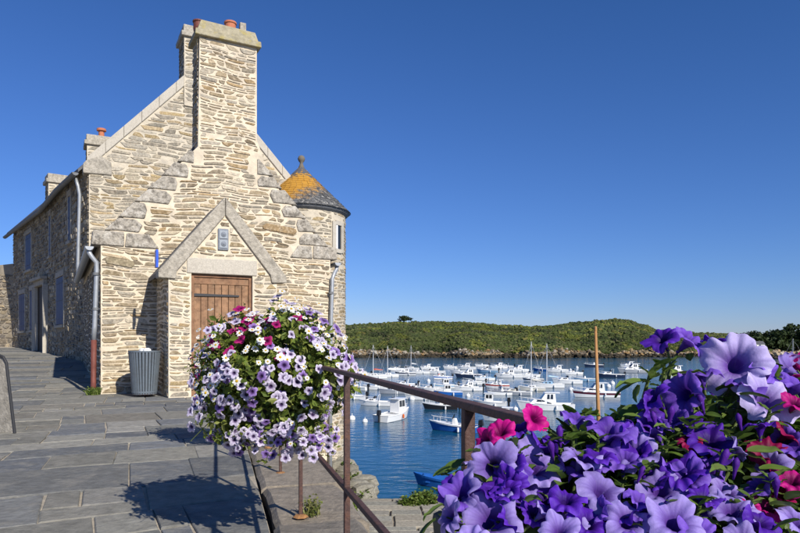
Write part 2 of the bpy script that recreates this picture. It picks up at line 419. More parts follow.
# lower quay: stone slip beside the water
qz = -3.2
quay = MB()
Q = [(-14,6),(10,-6),(14,6),(9,14.4),(4,16.4),(2.2,17.1),(.4,16.85),(-.78,17.0),(-1.2,19.3),(-1.95,22.2),(-3.2,26),(-14,26)]
quay.prism([Vector((x,y,qz)) for x, y in Q], (0,0,0), (0,0,-6))
quay.v = quay.v
qo = quay.build('quay', M['mortar_dark'], kind='structure')
rest = MB(); y = 12.6; k = 0
while y < 16.7:                                         # broad worn slabs of the slip
    h = U(.32,.55); x = -1.15+U(-.3,.1)-.28*(16.9-y)*0
    while x < 2.6:
        w = U(.7,1.6); g = .02; yb = min(y+h-g, 16.86)
        kk = U(.85,1.15); col = tuple(c*kk for c in rng.choice([(.30,.28,.235),(.27,.26,.22),(.33,.30,.24)]))
        zz = qz+.05+U(-.015,.015); xa, xb = x+g, x+w-g
        vs = [(xa,y,zz-.1),(xb,y,zz-.1),(xb,yb,zz-.1),(xa,yb,zz-.1),(xa+U(0,.03),y,zz),(xb-U(0,.03),y+U(0,.03),zz),(xb-U(0,.03),yb-U(0,.03),zz),(xa+U(0,.03),yb-U(0,.03),zz)]
        bevel(MB().add(vs, [(3,2,1,0),(4,5,6,7),(0,1,5,4),(1,2,6,5),(2,3,7,6),(3,0,4,7)], col).build('slip_stone', M['ledge'], qo, center=True), .012)
        x += w
    y += h
# tumbled edge blocks where the quay meets the water, left of the slip
for i in range(26):
    t = rng.random(); p = Vector((-.86,16.95,0)).lerp(Vector((-2.0,22.2,0)), t); r_ = U(.14,.34)
    mb = MB(); c = p+Vector((U(-.35,.12),U(-.2,.2),qz+U(-.1,.16)))
    pts = []
    for zz, sc in ((-1,.8),(-.2,1.05),(.55,.9),(.8,.55)):
        for q in range(7):
            a = q/7*6.283+zz; rr = r_*sc*U(.8,1.15); pts.append(c+Vector((math.cos(a)*rr*1.25, math.sin(a)*rr, zz*r_*.8)))
    fs = [(j_*7+q, j_*7+(q+1)%7, (j_+1)*7+(q+1)%7, (j_+1)*7+q) for j_ in range(3) for q in range(7)]+[tuple(range(21,28))]
    mb.add(pts, fs, tuple(x*.8+.05*(i%4)/3 for x in (.27,.25,.19))).build('edge_stone', M['ledge'], qo, center=True)

# headland: shore line, cliff foot and heathy slope, laid out from its outline against the sky
SIL = [(200,325),(345,324.5),(375,323),(400,321.5),(430,321),(470,322),(500,324.5),(530,326),(552,325),(575,322),(600,320),(617,318.5),(630,320),(642,324),(660,329.5),(700,332.5),(740,333.5),(780,334.5),(860,334),(1000,330),(1400,326)]
def sil(px):
    for (a, ya), (b_, yb) in zip(SIL, SIL[1:]):
        if px <= b_:
            t = max(0,(px-a)/(b_-a)); t = t*t*(3-2*t); return ya+(yb-ya)*t
    return SIL[-1][1]
def shoreY(px): return (250 if px < 640 else 250+min(1,(px-640)/90)*45 if px < 760 else 295-min(1,(px-760)/60)*40)*(1+.02*math.sin(px*.09)+.015*math.sin(px*.031+1))
def hash2(ix, iy): 
    h = np.sin(ix*127.1+iy*311.7)*43758.5453; return h-np.floor(h)
def vnoise(x, y):
    ix, iy = np.floor(x), np.floor(y); fx, fy = x-ix, y-iy; fx = fx*fx*(3-2*fx); fy = fy*fy*(3-2*fy)
    return (hash2(ix,iy)*(1-fx)+hash2(ix+1,iy)*fx)*(1-fy)+(hash2(ix,iy+1)*(1-fx)+hash2(ix+1,iy+1)*fx)*fy
def hill_h(px, k):
    """k 0 at the water, 1 at the ridge; returns point"""
    Y0 = shoreY(px); Y1 = Y0+115; Y = Y0+(Y1-Y0)*k
    zr = EYE+(HZ-sil(px))*Y1/F-.6
    foot = 2.7+.8*math.sin(px*.07)+.5*math.sin(px*.19+2)
    if k < .06: z = ZW-.6+(foot+.6)*(k/.06)**.7
    else:
        t = (k-.06)/.94; z = ZW+foot+(zr-ZW-foot)*(t**.8*(1-.25*t)+.25*t)
    if k > 1: z = zr-(k-1)*6
    return Vector(((px-CX)*Y/F, Y, z))
hm = bpy.data.materials.new('heath_and_rock'); hm.use_nodes = True
n = hm.node_tree.nodes; l = hm.node_tree.links; b = n['Principled BSDF']; b.inputs['Roughness'].default_value = .95; b.inputs['Specular IOR Level'].default_value = .1
geo = n.new('ShaderNodeNewGeometry'); sx = n.new('ShaderNodeSeparateXYZ'); l.new(geo.outputs['Position'], sx.inputs[0])
def ramp(inp, stops):
    r = n.new('ShaderNodeValToRGB'); r.color_ramp.elements[0].position = stops[0][0]; r.color_ramp.elements[0].color = (*stops[0][1],1)
    r.color_ramp.elements[1].position = stops[-1][0]; r.color_ramp.elements[1].color = (*stops[-1][1],1)
    for p, c in stops[1:-1]: e = r.color_ramp.elements.new(p); e.color = (*c,1)
    l.new(inp, r.inputs[0]); return r
def noise_tex(sc, det=6):
    t = n.new('ShaderNodeTexNoise'); t.inputs['Scale'].default_value = sc; t.inputs['Detail'].default_value = det; t.inputs['Roughness'].default_value = .65
    l.new(geo.outputs['Position'], t.inputs['Vector']); return t
rk = ramp(noise_tex(.35,8).outputs[0], [(.25,(.08,.065,.05)),(.45,(.23,.185,.13)),(.55,(.33,.24,.13)),(.75,(.38,.33,.27))])
vg = ramp(noise_tex(.07,8).outputs[0], [(.3,(.045,.06,.02)),(.5,(.065,.082,.026)),(.7,(.095,.11,.036))])
ad = n.new('ShaderNodeMath'); ad.operation = 'MULTIPLY_ADD'; ad.inputs[1].default_value = 4.5; l.new(noise_tex(.2,6).outputs[0], ad.inputs[0]); l.new(sx.outputs[2], ad.inputs[2])
mr = n.new('ShaderNodeMapRange'); mr.inputs[1].default_value = ZW+4.4; mr.inputs[2].default_value = ZW+5.2; l.new(ad.outputs[0], mr.inputs[0])
mx = n.new('ShaderNodeMix'); mx.data_type = 'RGBA'; l.new(mr.outputs[0], mx.inputs[0]); l.new(rk.outputs[0], mx.inputs[6]); l.new(vg.outputs[0], mx.inputs[7])
tide = n.new('ShaderNodeMapRange'); tide.inputs[1].default_value = ZW+.9; tide.inputs[2].default_value = ZW+1.5; l.new(sx.outputs[2], tide.inputs[0])
mx2 = n.new('ShaderNodeMix'); mx2.data_type = 'RGBA'; l.new(tide.outputs[0], mx2.inputs[0]); mx2.inputs[6].default_value = (.035,.03,.02,1); l.new(mx.outputs[2], mx2.inputs[7])
l.new(mx2.outputs[2], b.inputs['Base Color'])
bp = n.new('ShaderNodeBump'); bp.inputs['Distance'].default_value = .8; bp.inputs['Strength'].default_value = 1; l.new(noise_tex(.5,8).outputs[0], bp.inputs['Height']); l.new(bp.outputs[0], b.inputs['Normal'])
PXS = np.arange(150, 1300, 4.0); KS = [0,.012,.025,.04,.06,.085,.12,.16,.2,.25,.3,.36,.42,.48,.54,.6,.66,.72,.78,.84,.9,.95,1,1.06,1.2,1.6]
mb = MB()
for k in KS:
    for px in PXS:
        p = hill_h(px, k)
        if 0 < k < 1.1:
            e = float(vnoise(np.float64(p.x*.16), np.float64(p.y*.16)))-.5; e2 = float(vnoise(np.float64(p.x*.5+9), np.float64(p.y*.5)))-.5
            p.z += e*(1.4 if k > .06 else .9)+e2*.8; p.y += e2*(2.5 if k < .07 else 1)
        mb.v.append(tuple(p)); mb.c.append((1,1,1))
nx = len(PXS)
mb.f = [(j*nx+i, j*nx+i+1, (j+1)*nx+i+1, (j+1)*nx+i) for j in range(len(KS)-1) for i in range(nx-1)]
mb.build('headland', hm, smooth=True, kind='structure')

# shore rocks and heath scrub: masses nobody could count
nr = np.random.RandomState(3)
ico_v = []; ph = (1+5**.5)/2
for a, b_ in ((1,ph),(-1,ph),(1,-ph),(-1,-ph)): ico_v += [(a,b_,0),(0,a,b_),(b_,0,a)]
ico_v = np.array(ico_v)/math.hypot(1,ph)
def hull_faces(V):
    f = []
    for i in range(12):
        for j in range(i+1,12):
            for k in range(j+1,12):
                d = [np.linalg.norm(V[i]-V[j]), np.linalg.norm(V[j]-V[k]), np.linalg.norm(V[i]-V[k])]
                if max(d) < 1.2:
                    nn = np.cross(V[j]-V[i], V[k]-V[i]); f.append((i,j,k) if nn.dot(V[i]) > 0 else (i,k,j))
    return np.array(f)
ico_f = hull_faces(ico_v)
def lumps(name, m, cen, rad, colr, jit=.35, kind='stuff', parent=None, flat=.8):
    """one mesh of many irregular lumps: cen (N,3) rad (N,) colr (N,3)"""
    N = len(cen); V = np.repeat(ico_v[None], N, 0)*(1+nr.uniform(-jit,jit,(N,12,1)))
    ang = nr.uniform(0,6.28,N); c, s_ = np.cos(ang)[:,None], np.sin(ang)[:,None]
    V = np.stack([V[...,0]*c-V[...,1]*s_, V[...,0]*s_+V[...,1]*c, V[...,2]*flat], -1)
    V = V*np.asarray(rad)[:,None,None]+np.asarray(cen)[:,None,:]
    tri = V[:, ico_f].reshape(-1,3,3); cc = np.repeat(np.asarray(colr), len(ico_f), 0)*nr.uniform(.8,1.2,(N*len(ico_f),1))
    o = link(name, quads_mesh(name, m, tri, cc, 3), parent)
    if kind: o['kind'] = kind
    return o
cen, rad, cl = [], [], []
rp = [(.22,.175,.115),(.27,.20,.11),(.17,.14,.10),(.28,.245,.19),(.10,.08,.06),(.26,.165,.075),(.34,.31,.26)]
for i in range(4200):
    px = nr.uniform(320,1000); k = nr.uniform(-.004,.05)
    p = hill_h(px, max(0,k)); r_ = .2+nr.random()**3*.85
    low = p.z < ZW+1.1+nr.uniform(-.3,.4)
    cen.append((p.x, p.y+nr.uniform(-2,1), max(p.z, ZW-.2)+nr.uniform(-.2,.4))); rad.append(r_); c = rp[nr.randint(len(rp))]
    cl.append((.05,.042,.03) if low else c)
lumps('shore_rocks', attr_mat('shore_rock', rough=.95, noise=(1.2,.3), spec=.1), np.array(cen), rad, cl, .38)
cen, rad, cl = [], [], []
gp = [(.052,.068,.020),(.066,.084,.026),(.042,.055,.018),(.088,.102,.034),(.080,.080,.036),(.058,.074,.023)]
for i in range(48000):
    px = nr.uniform(300,1000) if i < 43000 else nr.uniform(160,1280); k = .055+.96*nr.random()**1.25
    p = hill_h(px, k); r_ = .26+nr.random()**2.4*.75
    e = vnoise(np.float64(p.x*.055), np.float64(p.y*.04)); e2 = vnoise(np.float64(p.x*.16+40), np.float64(p.y*.12))
    c = np.array(gp[nr.randint(len(gp))])*(.72+.55*e)
    if e2 > .72: c = c*np.array((1.6,1.45,1.0))
    if e2 < .22: c = c*np.array((.62,.66,.8))
    cen.append((p.x, p.y, p.z+nr.uniform(-.1,.5)*r_)); rad.append(r_); cl.append(c)
lumps('heath_scrub', attr_mat('heath', rough=.9, noise=(2.2,.35), spec=.1), np.array(cen), rad, cl, .45, flat=.75)
# ------------------------------------------------------------------ the stone cottage with the porch
def cw(u, s, z): p = A+bX*u+bY*s; return Vector((p.x, p.y, z))
CWID = 4.56; EAV = 2.86; SL = 1.13; MID = CWID/2; CL = 8.0
RZ = math.atan2(bX.y, bX.x)
cot = thing('stone_cottage', 'small gabled stone cottage with tall chimney and arrow-shaped porch beside the street', 'house', A)
gab = [(0,-3.3),(CWID,-3.3),(CWID,EAV),(MID,EAV+SL*MID),(0,EAV)]
cwall = MB().prism([cw(u,0,z) for u, z in gab], (0,0,0), bY*CL).build('wall', M['mortar'], cot)
# roof slopes behind the gable parapet
mb = MB()
for sgn in (-1, 1):
    e = MID+sgn*(MID+.16); ze = EAV-SL*.16
    P = [cw(e,.36,ze+.01), cw(MID,.36,EAV+SL*MID+.01), cw(MID,.36,EAV+SL*MID+.11), cw(e,.36,ze+.11)]
    if sgn > 0: P = P[::-1]
    mb.prism(P, (0,0,0), bY*(CL-.36))
mb.build('roof', M['slate'], cot)

# chimney stack rising from the gable
CU0, CU1, CD, CTOP = 1.75, 2.93, .62, 7.05
ch = MB(); P = [cw(CU0,.003,4.6), cw(CU1+.16,.003,4.6), cw(CU1+.13,.003,4.8), cw(CU1,.003,5.15), cw(CU1,.003,CTOP), cw(CU0+.03,.003,CTOP), cw(CU0,.003,5)]
ch.prism(P, (0,0,0), bY*CD)
chim = ch.build('chimney', M['mortar'], cot)
mb = MB()
mb.prism([cw(CU0-.07,-.085,CTOP-.02), cw(CU1+.08,-.085,CTOP-.02), cw(CU1+.07,-.08,CTOP+.10), cw(CU0-.06,-.08,CTOP+.10)], (0,0,0), bY*(CD+.16))
mb.prism([cw(CU0-.02,-.04,CTOP+.10), cw(CU1+.03,-.04,CTOP+.10), cw(CU1-.03,.0,CTOP+.30), cw(CU0+.06,.0,CTOP+.32)], (0,0,0), bY*(CD+.06))
bevel(mb.build('chimney_cap', mat('lichened_stone', (.36,.32,.22), .95, noise=(9,.3), bump=(40,.015), dark=(6,(.42,.34,.10),.6)), chim), .015)
for u, s_, r_, h, m_ in ((CU0+.72,.35,.115,.30,'terracotta'),(CU0+.10,.45,.11,.22,'redpipe')):
    c = cw(u,s_,CTOP+.26)
    MB().lathe(c, [(r_*.92,0),(r_,.06),(r_*.96,h*.85),(r_*1.12,h*.88),(r_*1.1,h),(r_*.8,h),(r_*.75,h*.5)], 18).build('chimney_pot', M[m_], chim, smooth=False)
MB().box(cw(CU1-.27,.1,CTOP+.36), (.12,.10,.22), RZ).build('cap_stub', M['coping'], chim)

# granite blocks stepping up both gable slopes
def slope_u(v, sgn): return max(0,(v-EAV)/SL) if sgn < 0 else CWID-max(0,(v-EAV)/SL)
blockw = {}
for sgn in (-1, 1):
    v = EAV+.17; first = True; k = 0
    # kneeler
    o_ = (lambda u: u) if sgn < 0 else (lambda u: CWID-u)
    L_ = 1.02 if sgn < 0 else .92
    for (ua, ub, va, vb, sl) in ((-.16,.40,EAV-.10,EAV+.17,0),(.41,L_,EAV-.105,EAV+.155,.18)):
        P = [(o_(ua),va),(o_(ub),va),(o_(ub-sl),vb),(o_(ua+.03),vb)]
        if sgn > 0: P = P[::-1]
        bevel(MB().prism([cw(u,-.035,z) for u, z in P], (0,0,0), bY*.42).build('kneeler', M['granite'], cot, center=True), .02)
    vv = EAV+.17
    while vv < EAV+SL*(1.69 if sgn < 0 else 1.63)-.05:
        h = U(.24,.33); w = U(.34,.62) if k % 2 == 0 else U(.26,.38); h = min(h, EAV+SL*1.72-vv)
        ua = (vv-EAV)/SL-.10; ub = (vv+h-EAV)/SL-.10
        wi = w; 
        if ub+.22+wi*.3 > 1.68: wi = max(.3, 1.66-ub)
        jt = lambda: U(-.03,.03)
        P = [(o_(ua+jt()),vv+.008),(o_(ua+wi*.5),vv+.008+U(0,.02)),(o_(ua+wi+.14+jt()),vv+.012),(o_(ua+wi+.18+jt()),vv+h*.55),(o_(ub+wi*.62+jt()),vv+h-.014),(o_(ub+wi*.3),vv+h-U(0,.03)),(o_(ub+jt()),vv+h-.006)]
        lim = 1.67
        P = [((min(u,lim) if sgn < 0 else max(u, CWID-1.62)), z) for u, z in P]
        if sgn > 0: P = P[::-1]
        bevel(MB().prism([cw(u,-.03,z) for u, z in P], (0,0,0), bY*.40).build('coping_stone', M['granite'], cot, center=True), .022)
        blockw[(sgn, round(vv,3), round(vv+h,3))] = wi+.20
        vv += h; k += 1
def block_lim(v0, v1, sgn):
    w = 0
    for (s_, a, b_), wi in blockw.items():
        if s_ == sgn and b_ > v0+.01 and a < v1-.01: w = max(w, (max(a,EAV)-EAV)/SL-.10+wi)
    return w

# porch geometry
PS = -1.457; PU0, PU1 = .975, 2.90; PM = 1.94; PEZ = 2.30; PAP = 3.50
DU0, DU1, DZ = 1.367, 2.43, 2.16
def front_rows(a, b_):
    iv = [(0, CWID)]
    if b_ > EAV-.10:
        if a < EAV+.17: iv = [(1.03, CWID-.93)]
        else:
            l_, r_ = block_lim(a, b_, -1), block_lim(a, b_, 1); iv = [(max(l_,(b_-EAV)/SL), CWID-max(r_,(b_-EAV)/SL))]
    if b_ > 4.3: iv = [(max(iv[0][0],CU0+.02) if b_ > 4.85 else iv[0][0], min(iv[0][1],CU1+.08) if b_ > 4.75 else iv[0][1])]
    holes = []
    if a < PEZ+.1 and b_ > 0: holes.append((PU0+.06, PU1-.06))
    elif b_ > 0 and a < PAP: t = (PAP-a)*(PM-PU0+.2)/(PAP-PEZ); holes.append((PM-t*.5, PM+t*.5))
    return cut(iv, holes)
st = rubble(Rows(-.02, 4.88, front_rows), (.04,.11), (.14,.56), PAL_WARM, gap=(.007,.024), depth=(.005,.022), skip=.015)
fn_front = lambda u, v, d: cw(u, -d, v)
emit([s_ for s_ in st], fn_front, cwall, 150, test=lambda s_: not (PU0 < s_[0] < PU1 and s_[1] < 3.2))
# one long brown stone and a few broad ones as in the photograph
for u, v, w, h, c in ((3.42,3.33,.74,.15,(.33,.23,.12)),(.33,2.45,.5,.15,(.30,.25,.16))):
    vs, fs, cc = stone_geom((u, v, [(-w*.45,-h*.4),(w*.4,-h*.5),(w*.5,-h*.1),(w*.47,h*.3),(w*.3,h*.5),(-w*.4,h*.45),(-w*.5,h*.1),(-w*.5,-h*.2)], .028, c, 1), fn_front)
    MB().add(vs, fs, cc).build('wall_stone', M['stone'], cwall, center=True)
st = rubble(Rows(4.88, CTOP-.03, lambda a, b_: [(CU0+.02, CU1-.01+max(0,(5.12-b_)*.36))]), (.04,.11), (.12,.45), PAL_WARM, gap=(.008,.026), depth=(.004,.018), skip=.03)
emit(st, lambda u, v, d: cw(u, .003-d, v), chim, 60)
st = rubble(Rows(4.0, CTOP-.03, lambda a, b_: [(.02, CD-.02)]), (.06,.13), (.12,.4), PAL_GREY, gap=(.015,.03))
emit(st, lambda u, v, d: cw(CU0-d, CD-.012-u, v), chim, 0)
# below the street on the right, and the shaded left side
st = rubble(Rows(-3.2,-.02, lambda a, b_: [(2.6, CWID)]), (.07,.15), (.15,.5), PAL_WARM, gap=(.018,.04))
emit(st, fn_front, cwall, 0)
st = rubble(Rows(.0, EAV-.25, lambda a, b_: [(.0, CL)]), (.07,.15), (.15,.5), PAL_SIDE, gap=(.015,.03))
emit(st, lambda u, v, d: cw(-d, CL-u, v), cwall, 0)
st = rubble(Rows(-3.2, EAV-.25, lambda a, b_: [(.0, CL)]), (.08,.16), (.2,.6), PAL_WARM, gap=(.015,.03))
emit(st, lambda u, v, d: cw(CWID+d, u, v), cwall, 0)

# porch: walls, gable, raking coping, roof slabs
porch = MB()
P = [(PU0,-.05),(DU0-.01,-.05),(DU0-.01,DZ+.01),(DU1+.01,DZ+.01),(DU1+.01,-.05),(PU1,-.05),(PU1,PEZ),(PM,PAP-.08),(PU0,PEZ)]
porch.prism([cw(u,PS,z) for u, z in P], (0,0,0), bY*.42)
porch.prism([cw(PU0,PS+.42,-.05), cw(PU0+.4,PS+.42,-.05), cw(PU0+.4,PS+.42,PEZ), cw(PU0,PS+.42,PEZ)], (0,0,0), bY*(-PS-.41))
porch.prism([cw(PU1-.4,PS+.42,-.05), cw(PU1,PS+.42,-.05), cw(PU1,PS+.42,PEZ), cw(PU1-.4,PS+.42,PEZ)], (0,0,0), bY*(-PS-.41))
porch = porch.build('porch', M['mortar'], cot)
def porch_rows(a, b_):
    iv = [(PU0,PU1)]
    if b_ > PEZ-.12: t = max(0,(b_-PEZ))*(PM-PU0)/(PAP-PEZ); iv = [(PU0+t+.20, PU1-t-.20)]
    if iv[0][1]-iv[0][0] < .1: return []
    h = []
    if a < DZ+.3: h.append((DU0-.02, DU1+.02) if b_ < DZ+.01 else (DU0-.08, DU1+.08))
    if b_ > 2.58 and a < 3.02: h.append((1.80,2.01))
    return cut(iv, h)
st = rubble(Rows(.0, 3.34, porch_rows), (.045,.105), (.12,.40), PAL_GREY+PAL_WARM, gap=(.007,.022), depth=(.005,.018), skip=.01)
emit(st, lambda u, v, d: cw(u, PS-d, v), porch, 80)
st = rubble(Rows(.0, PEZ-.02, lambda a, b_: [(.0,-PS-.01)]), (.06,.12), (.12,.4), PAL_WARM, gap=(.016,.036))
emit(st, lambda u, v, d: cw(PU0-d, -u, v), porch, 0)
st = rubble(Rows(.0, PEZ-.02, lambda a, b_: [(.0,-PS-.01)]), (.06,.12), (.12,.4), PAL_WARM, gap=(.016,.036))
emit(st, lambda u, v, d: cw(PU1+d, PS+u, v), porch, 0)
ks = (PAP-PEZ)/(PM-PU0)
for sgn in (-1, 1):
    o_ = (lambda u: u) if sgn < 0 else (lambda u: 2*PM-u)
    e = PU0-.17
    ze = PEZ-ks*.17
    P = [(o_(e),ze-.02),(o_(e+.28),ze-.03),(o_(e+.31),ze+ks*.31-.30*.9),(o_(PM-.004),PAP-.27),(o_(PM-.004),PAP+.06),(o_(e),ze+.10)]
    if sgn > 0: P = P[::-1]
    bevel(MB().prism([cw(u,PS-.045,z) for u, z in P], (0,0,0), bY*.32).build('raking_coping', M['coping'], porch, center=True), .015)
    P = [(o_(e+.02),ze+.02),(o_(PM-.002),PAP-.04),(o_(PM-.002),PAP+.03),(o_(e+.02),ze+.09)]
    if sgn > 0: P = P[::-1]
    MB().prism([cw(u,PS+.276,z) for u, z in P], (0,0,0), bY*(-PS-.28)).build('porch_roof', M['slate'], porch)
bevel(MB().prism([cw(DU0-.09,PS-.02,DZ+.015), cw(DU1+.09,PS-.02,DZ+.015), cw(DU1+.09,PS-.02,DZ+.29), cw(DU0-.085,PS-.02,DZ+.285)], (0,0,0), bY*.3).build('lintel', M['lintel'], porch, center=True), .012)
# the little two-panel plaque under the apex
mb = MB().box(cw(1.905,PS-.008,2.80), (.185,.05,.38), RZ).build('plaque', M['lead'], porch, center=True); bevel(mb, .008)
for dz in (.085,-.085):
    c = cw(1.905,PS-.036,2.80+dz)
    m_ = MB().box(c, (.14,.02,.14), RZ).build('plaque_panel', mat('plaque_panel', (.30,.33,.36), .5), porch, center=True)
    q = MB()
    for k in range(10):
        a = k/10*6.283; q.add([c-bY*.010, c+bX*math.cos(a)*.05+Vector((0,0,math.sin(a)*.05))-bY*.012, c+bX*math.cos(a+.628)*.05+Vector((0,0,math.sin(a+.628)*.05))-bY*.012, c-bY*.035], [(0,2,1),(3,1,2)])
    q.build('boss', M['lead'], porch)

# door: frame, planks, top rail, strap hinge
door = MB()
fr = .045
for ua, ub, va, vb in ((DU0,DU0+fr,0,DZ),(DU1-fr,DU1,0,DZ),(DU0+fr,DU1-fr,DZ-fr,DZ)):
    door.prism([cw(ua,PS+.05,va), cw(ub,PS+.05,va), cw(ub,PS+.05,vb), cw(ua,PS+.05,vb)], (0,0,0), bY*.1, (.25,.13,.07))
door = bevel(door.build('door', M['wood'], cot), .006)
npl = 8; w = (DU1-DU0-2*fr)/npl
for i in range(npl):
    ua = DU0+fr+w*i+.004; ub = ua+w-.008; k = U(.82,1.15); c = (.28*k,.155*k,.082*k)
    bevel(MB().prism([cw(ua,PS+.085,.02), cw(ub,PS+.085,.02), cw(ub,PS+.085,DZ-.17), cw(ua,PS+.085,DZ-.17)], (0,0,0), bY*.04, c).build('plank', M['wood'], door, center=True), .006)
bevel(MB().prism([cw(DU0+fr,PS+.075,DZ-.165), cw(DU1-fr,PS+.075,DZ-.165), cw(DU1-fr,PS+.075,DZ-.05), cw(DU0+fr,PS+.075,DZ-.05)], (0,0,0), bY*.05, (.26,.14,.075)).build('top_rail', M['wood'], door, center=True), .005)
MB().prism([cw(DU0+fr,PS+.125,.02), cw(DU1-fr,PS+.125,.02), cw(DU1-fr,PS+.125,DZ-.05), cw(DU0+fr,PS+.125,DZ-.05)], (0,0,0), bY*.02, (.05,.025,.012)).build('backing', M['wood'], door)
for z in (1.80,.42):
    MB().prism([cw(DU0-.02,PS+.058,z-.025), cw(DU0+.83,PS+.062,z-.014), cw(DU0+.85,PS+.062,z+.002), cw(DU0+.83,PS+.062,z+.016), cw(DU0-.02,PS+.058,z+.025)], (0,0,0), bY*.017).build('strap_hinge', M['iron'], door, center=True)
    MB().lathe(cw(DU0-.01,PS+.045,z-.045), [(.018,0),(.018,.09)], 8).build('hinge_pin', M['iron'], door, center=True)

# gutters and downpipes
def half_gutter(mb, a, b_, r):
    d = (b_-a).normalized(); side = d.cross(Vector((0,0,1))).normalized(); vs = []
    n_ = 8
    for p in (a, b_):
        for rr in (r, r-.008):
            for k in range(n_+1):
                q = math.pi*k/n_; vs.append(p+side*math.cos(q)*rr-Vector((0,0,math.sin(q)*rr)))
    m_ = n_+1; fs = []
    for k in range(n_): fs += [(k,k+1,2*m_+k+1,2*m_+k),(m_+k+1,m_+k,3*m_+k,3*m_+k+1),(k,m_+k,m_+k+1,k+1)]
    fs += [(0,2*m_,3*m_,m_),(n_,m_+n_,3*m_+n_,2*m_+n_)]
    mb.add(vs, fs)
    mb.add([p for p in vs[:m_]], [tuple(range(m_))])
g = MB(); half_gutter(g, cw(-.19,-.02,EAV-.14), cw(-.19,CL-.1,EAV-.14), .075); gut = g.build('gutter', M['zinc'], cot)
p0 = cw(-.19,.06,EAV-.21)
pipe = MB().tube([p0, p0+Vector((.01,-.01,-.05)), p0+Vector((.05,0,-.12)), cw(-.07,.06,EAV-.42), cw(-.065,.06,EAV-.55), cw(-.10,.04,1.25), cw(-.115,.04,.98)], .042, 12).build('downpipe', M['zinc'], cot, smooth=True)
for z, s_ in ((1.55,.053),(2.2,.053)):
    MB().lathe(cw(-.088+.012*(z-1.55),.045,z), [(s_,0),(s_,.05)], 12).build('pipe_collar', M['zinc_dark'], pipe)
MB().tube([cw(-.115,.04,1.0), cw(-.12,.04,.5), cw(-.125,.03,.05), cw(-.125,-.02,.02)], .05, 12).build('pipe_foot', M['redpipe'], cot, smooth=True)
g = MB(); half_gutter(g, cw(CWID+.17,-.04,EAV-.16), cw(CWID+.17,CL-.1,EAV-.16), .075); g.build('gutter', M['zinc'], cot)
p0 = cw(CWID+.17,.05,EAV-.22)
MB().tube([p0, p0-Vector((0,0,.08)), cw(CWID+.07,-.06,EAV-.40), cw(CWID+.02,-.065,EAV-.52), cw(CWID-.02,-.065,1), cw(CWID-.03,-.065,-3.15)], .042, 12).build('downpipe', M['zinc'], cot, smooth=True)
for z in (2.0,.3,-1.2): MB().lathe(cw(CWID-.01,-.065,z), [(.055,0),(.055,.05)], 12).build('pipe_collar', M['zinc_dark'], cot)

# blue sign standing out from the porch corner
sg = thing('street_sign', 'small blue sign plate fixed edge-on to the porch corner', 'sign', cw(PU0-.2,PS+.02,2.38))
bevel(MB().box(cw(PU0-.20,PS-.05,2.38), (.04,.15,.30), RZ).build('plate', M['bluesign'], sg, center=True), .004)
MB().box(cw(PU0-.1,PS-.03,2.40), (.20,.025,.025), RZ).build('bracket', M['iron'], sg, center=True)

# slatted litter bin
bc = ground_pt(144.5, 396.5); bin_ = thing('litter_bin', 'grey slatted metal litter bin standing against the cottage wall', 'bin', bc)
MB().lathe(bc, [(.17,.05),(.235,.80),(.225,.80),(.16,.06)], 24).build('liner', mat('bin_liner',(.03,.032,.035),.6), bin_)
MB().lathe(bc, [(.20,.045),(.20,.065),(.03,.065)], 24).build('base_plate', M['rust'], bin_)
MB().lathe(bc, [(.06,0),(.05,.05)], 12).build('foot', M['rust'], bin_)
N = 30
for k in range(N):
    a = k/N*6.283; d = Vector((math.cos(a), math.sin(a), 0)); t_ = Vector((-d.y, d.x, 0)); w = .0185
    vs = []
    for z, rr, ww in ((.05,.205,w*.85),(.80,.268,w)):
        for dr in (0,.012):
            for s_ in (-1,1): vs.append(bc+d*(rr+dr-.012)+t_*ww*s_+Vector((0,0,z)))
    MB().add(vs, [(0,1,3,2),(4,6,7,5),(0,4,5,1),(2,3,7,6),(0,2,6,4),(1,5,7,3)]).build('slat', M['bin'], bin_, center=True)
for z, r_ in ((.80,.272),(.09,.213)):
    MB().lathe(bc, [(r_-.016,z-.012),(r_,z-.012),(r_,z+.012),(r_-.016,z+.012),(r_-.016,z-.012)], 30).build('rim', M['bin'], bin_)
pp = MB()
for k in range(3): pp.lathe(bc+Vector((U(-.06,.06),U(-.06,.06),.78)), [(.02,0),(.06,.02),(.05,.06),(.015,.08)], 7)
pp.build('crumpled_litter', M['paper'], bin_)

# panel of a low parapet at the left margin, with a dark metal edging
e0 = ground_pt(14.5, 433); ro = thing('parapet', 'leaning grey parapet panel with dark metal edging at the left edge of the street', 'wall', e0)
d = Vector((-.97,.24,0)).normalized(); bk = Vector((-.10,.08,0))
def pe(u, z): return e0+d*(u+.145*z)+Vector((0,0,z))
P = [pe(0,0), pe(0,.76), pe(.03,.815), pe(.09,.84), pe(1.5,.86), pe(1.5,0)]
o = MB().prism(P[::-1], (0,0,0), bk, (.30,.275,.23)).build('panel', M['ledge'], ro)
MB().tube([p+Vector((.012,-.012,0)) for p in P[:5]], .014, 8).build('edging', M['iron'], ro)
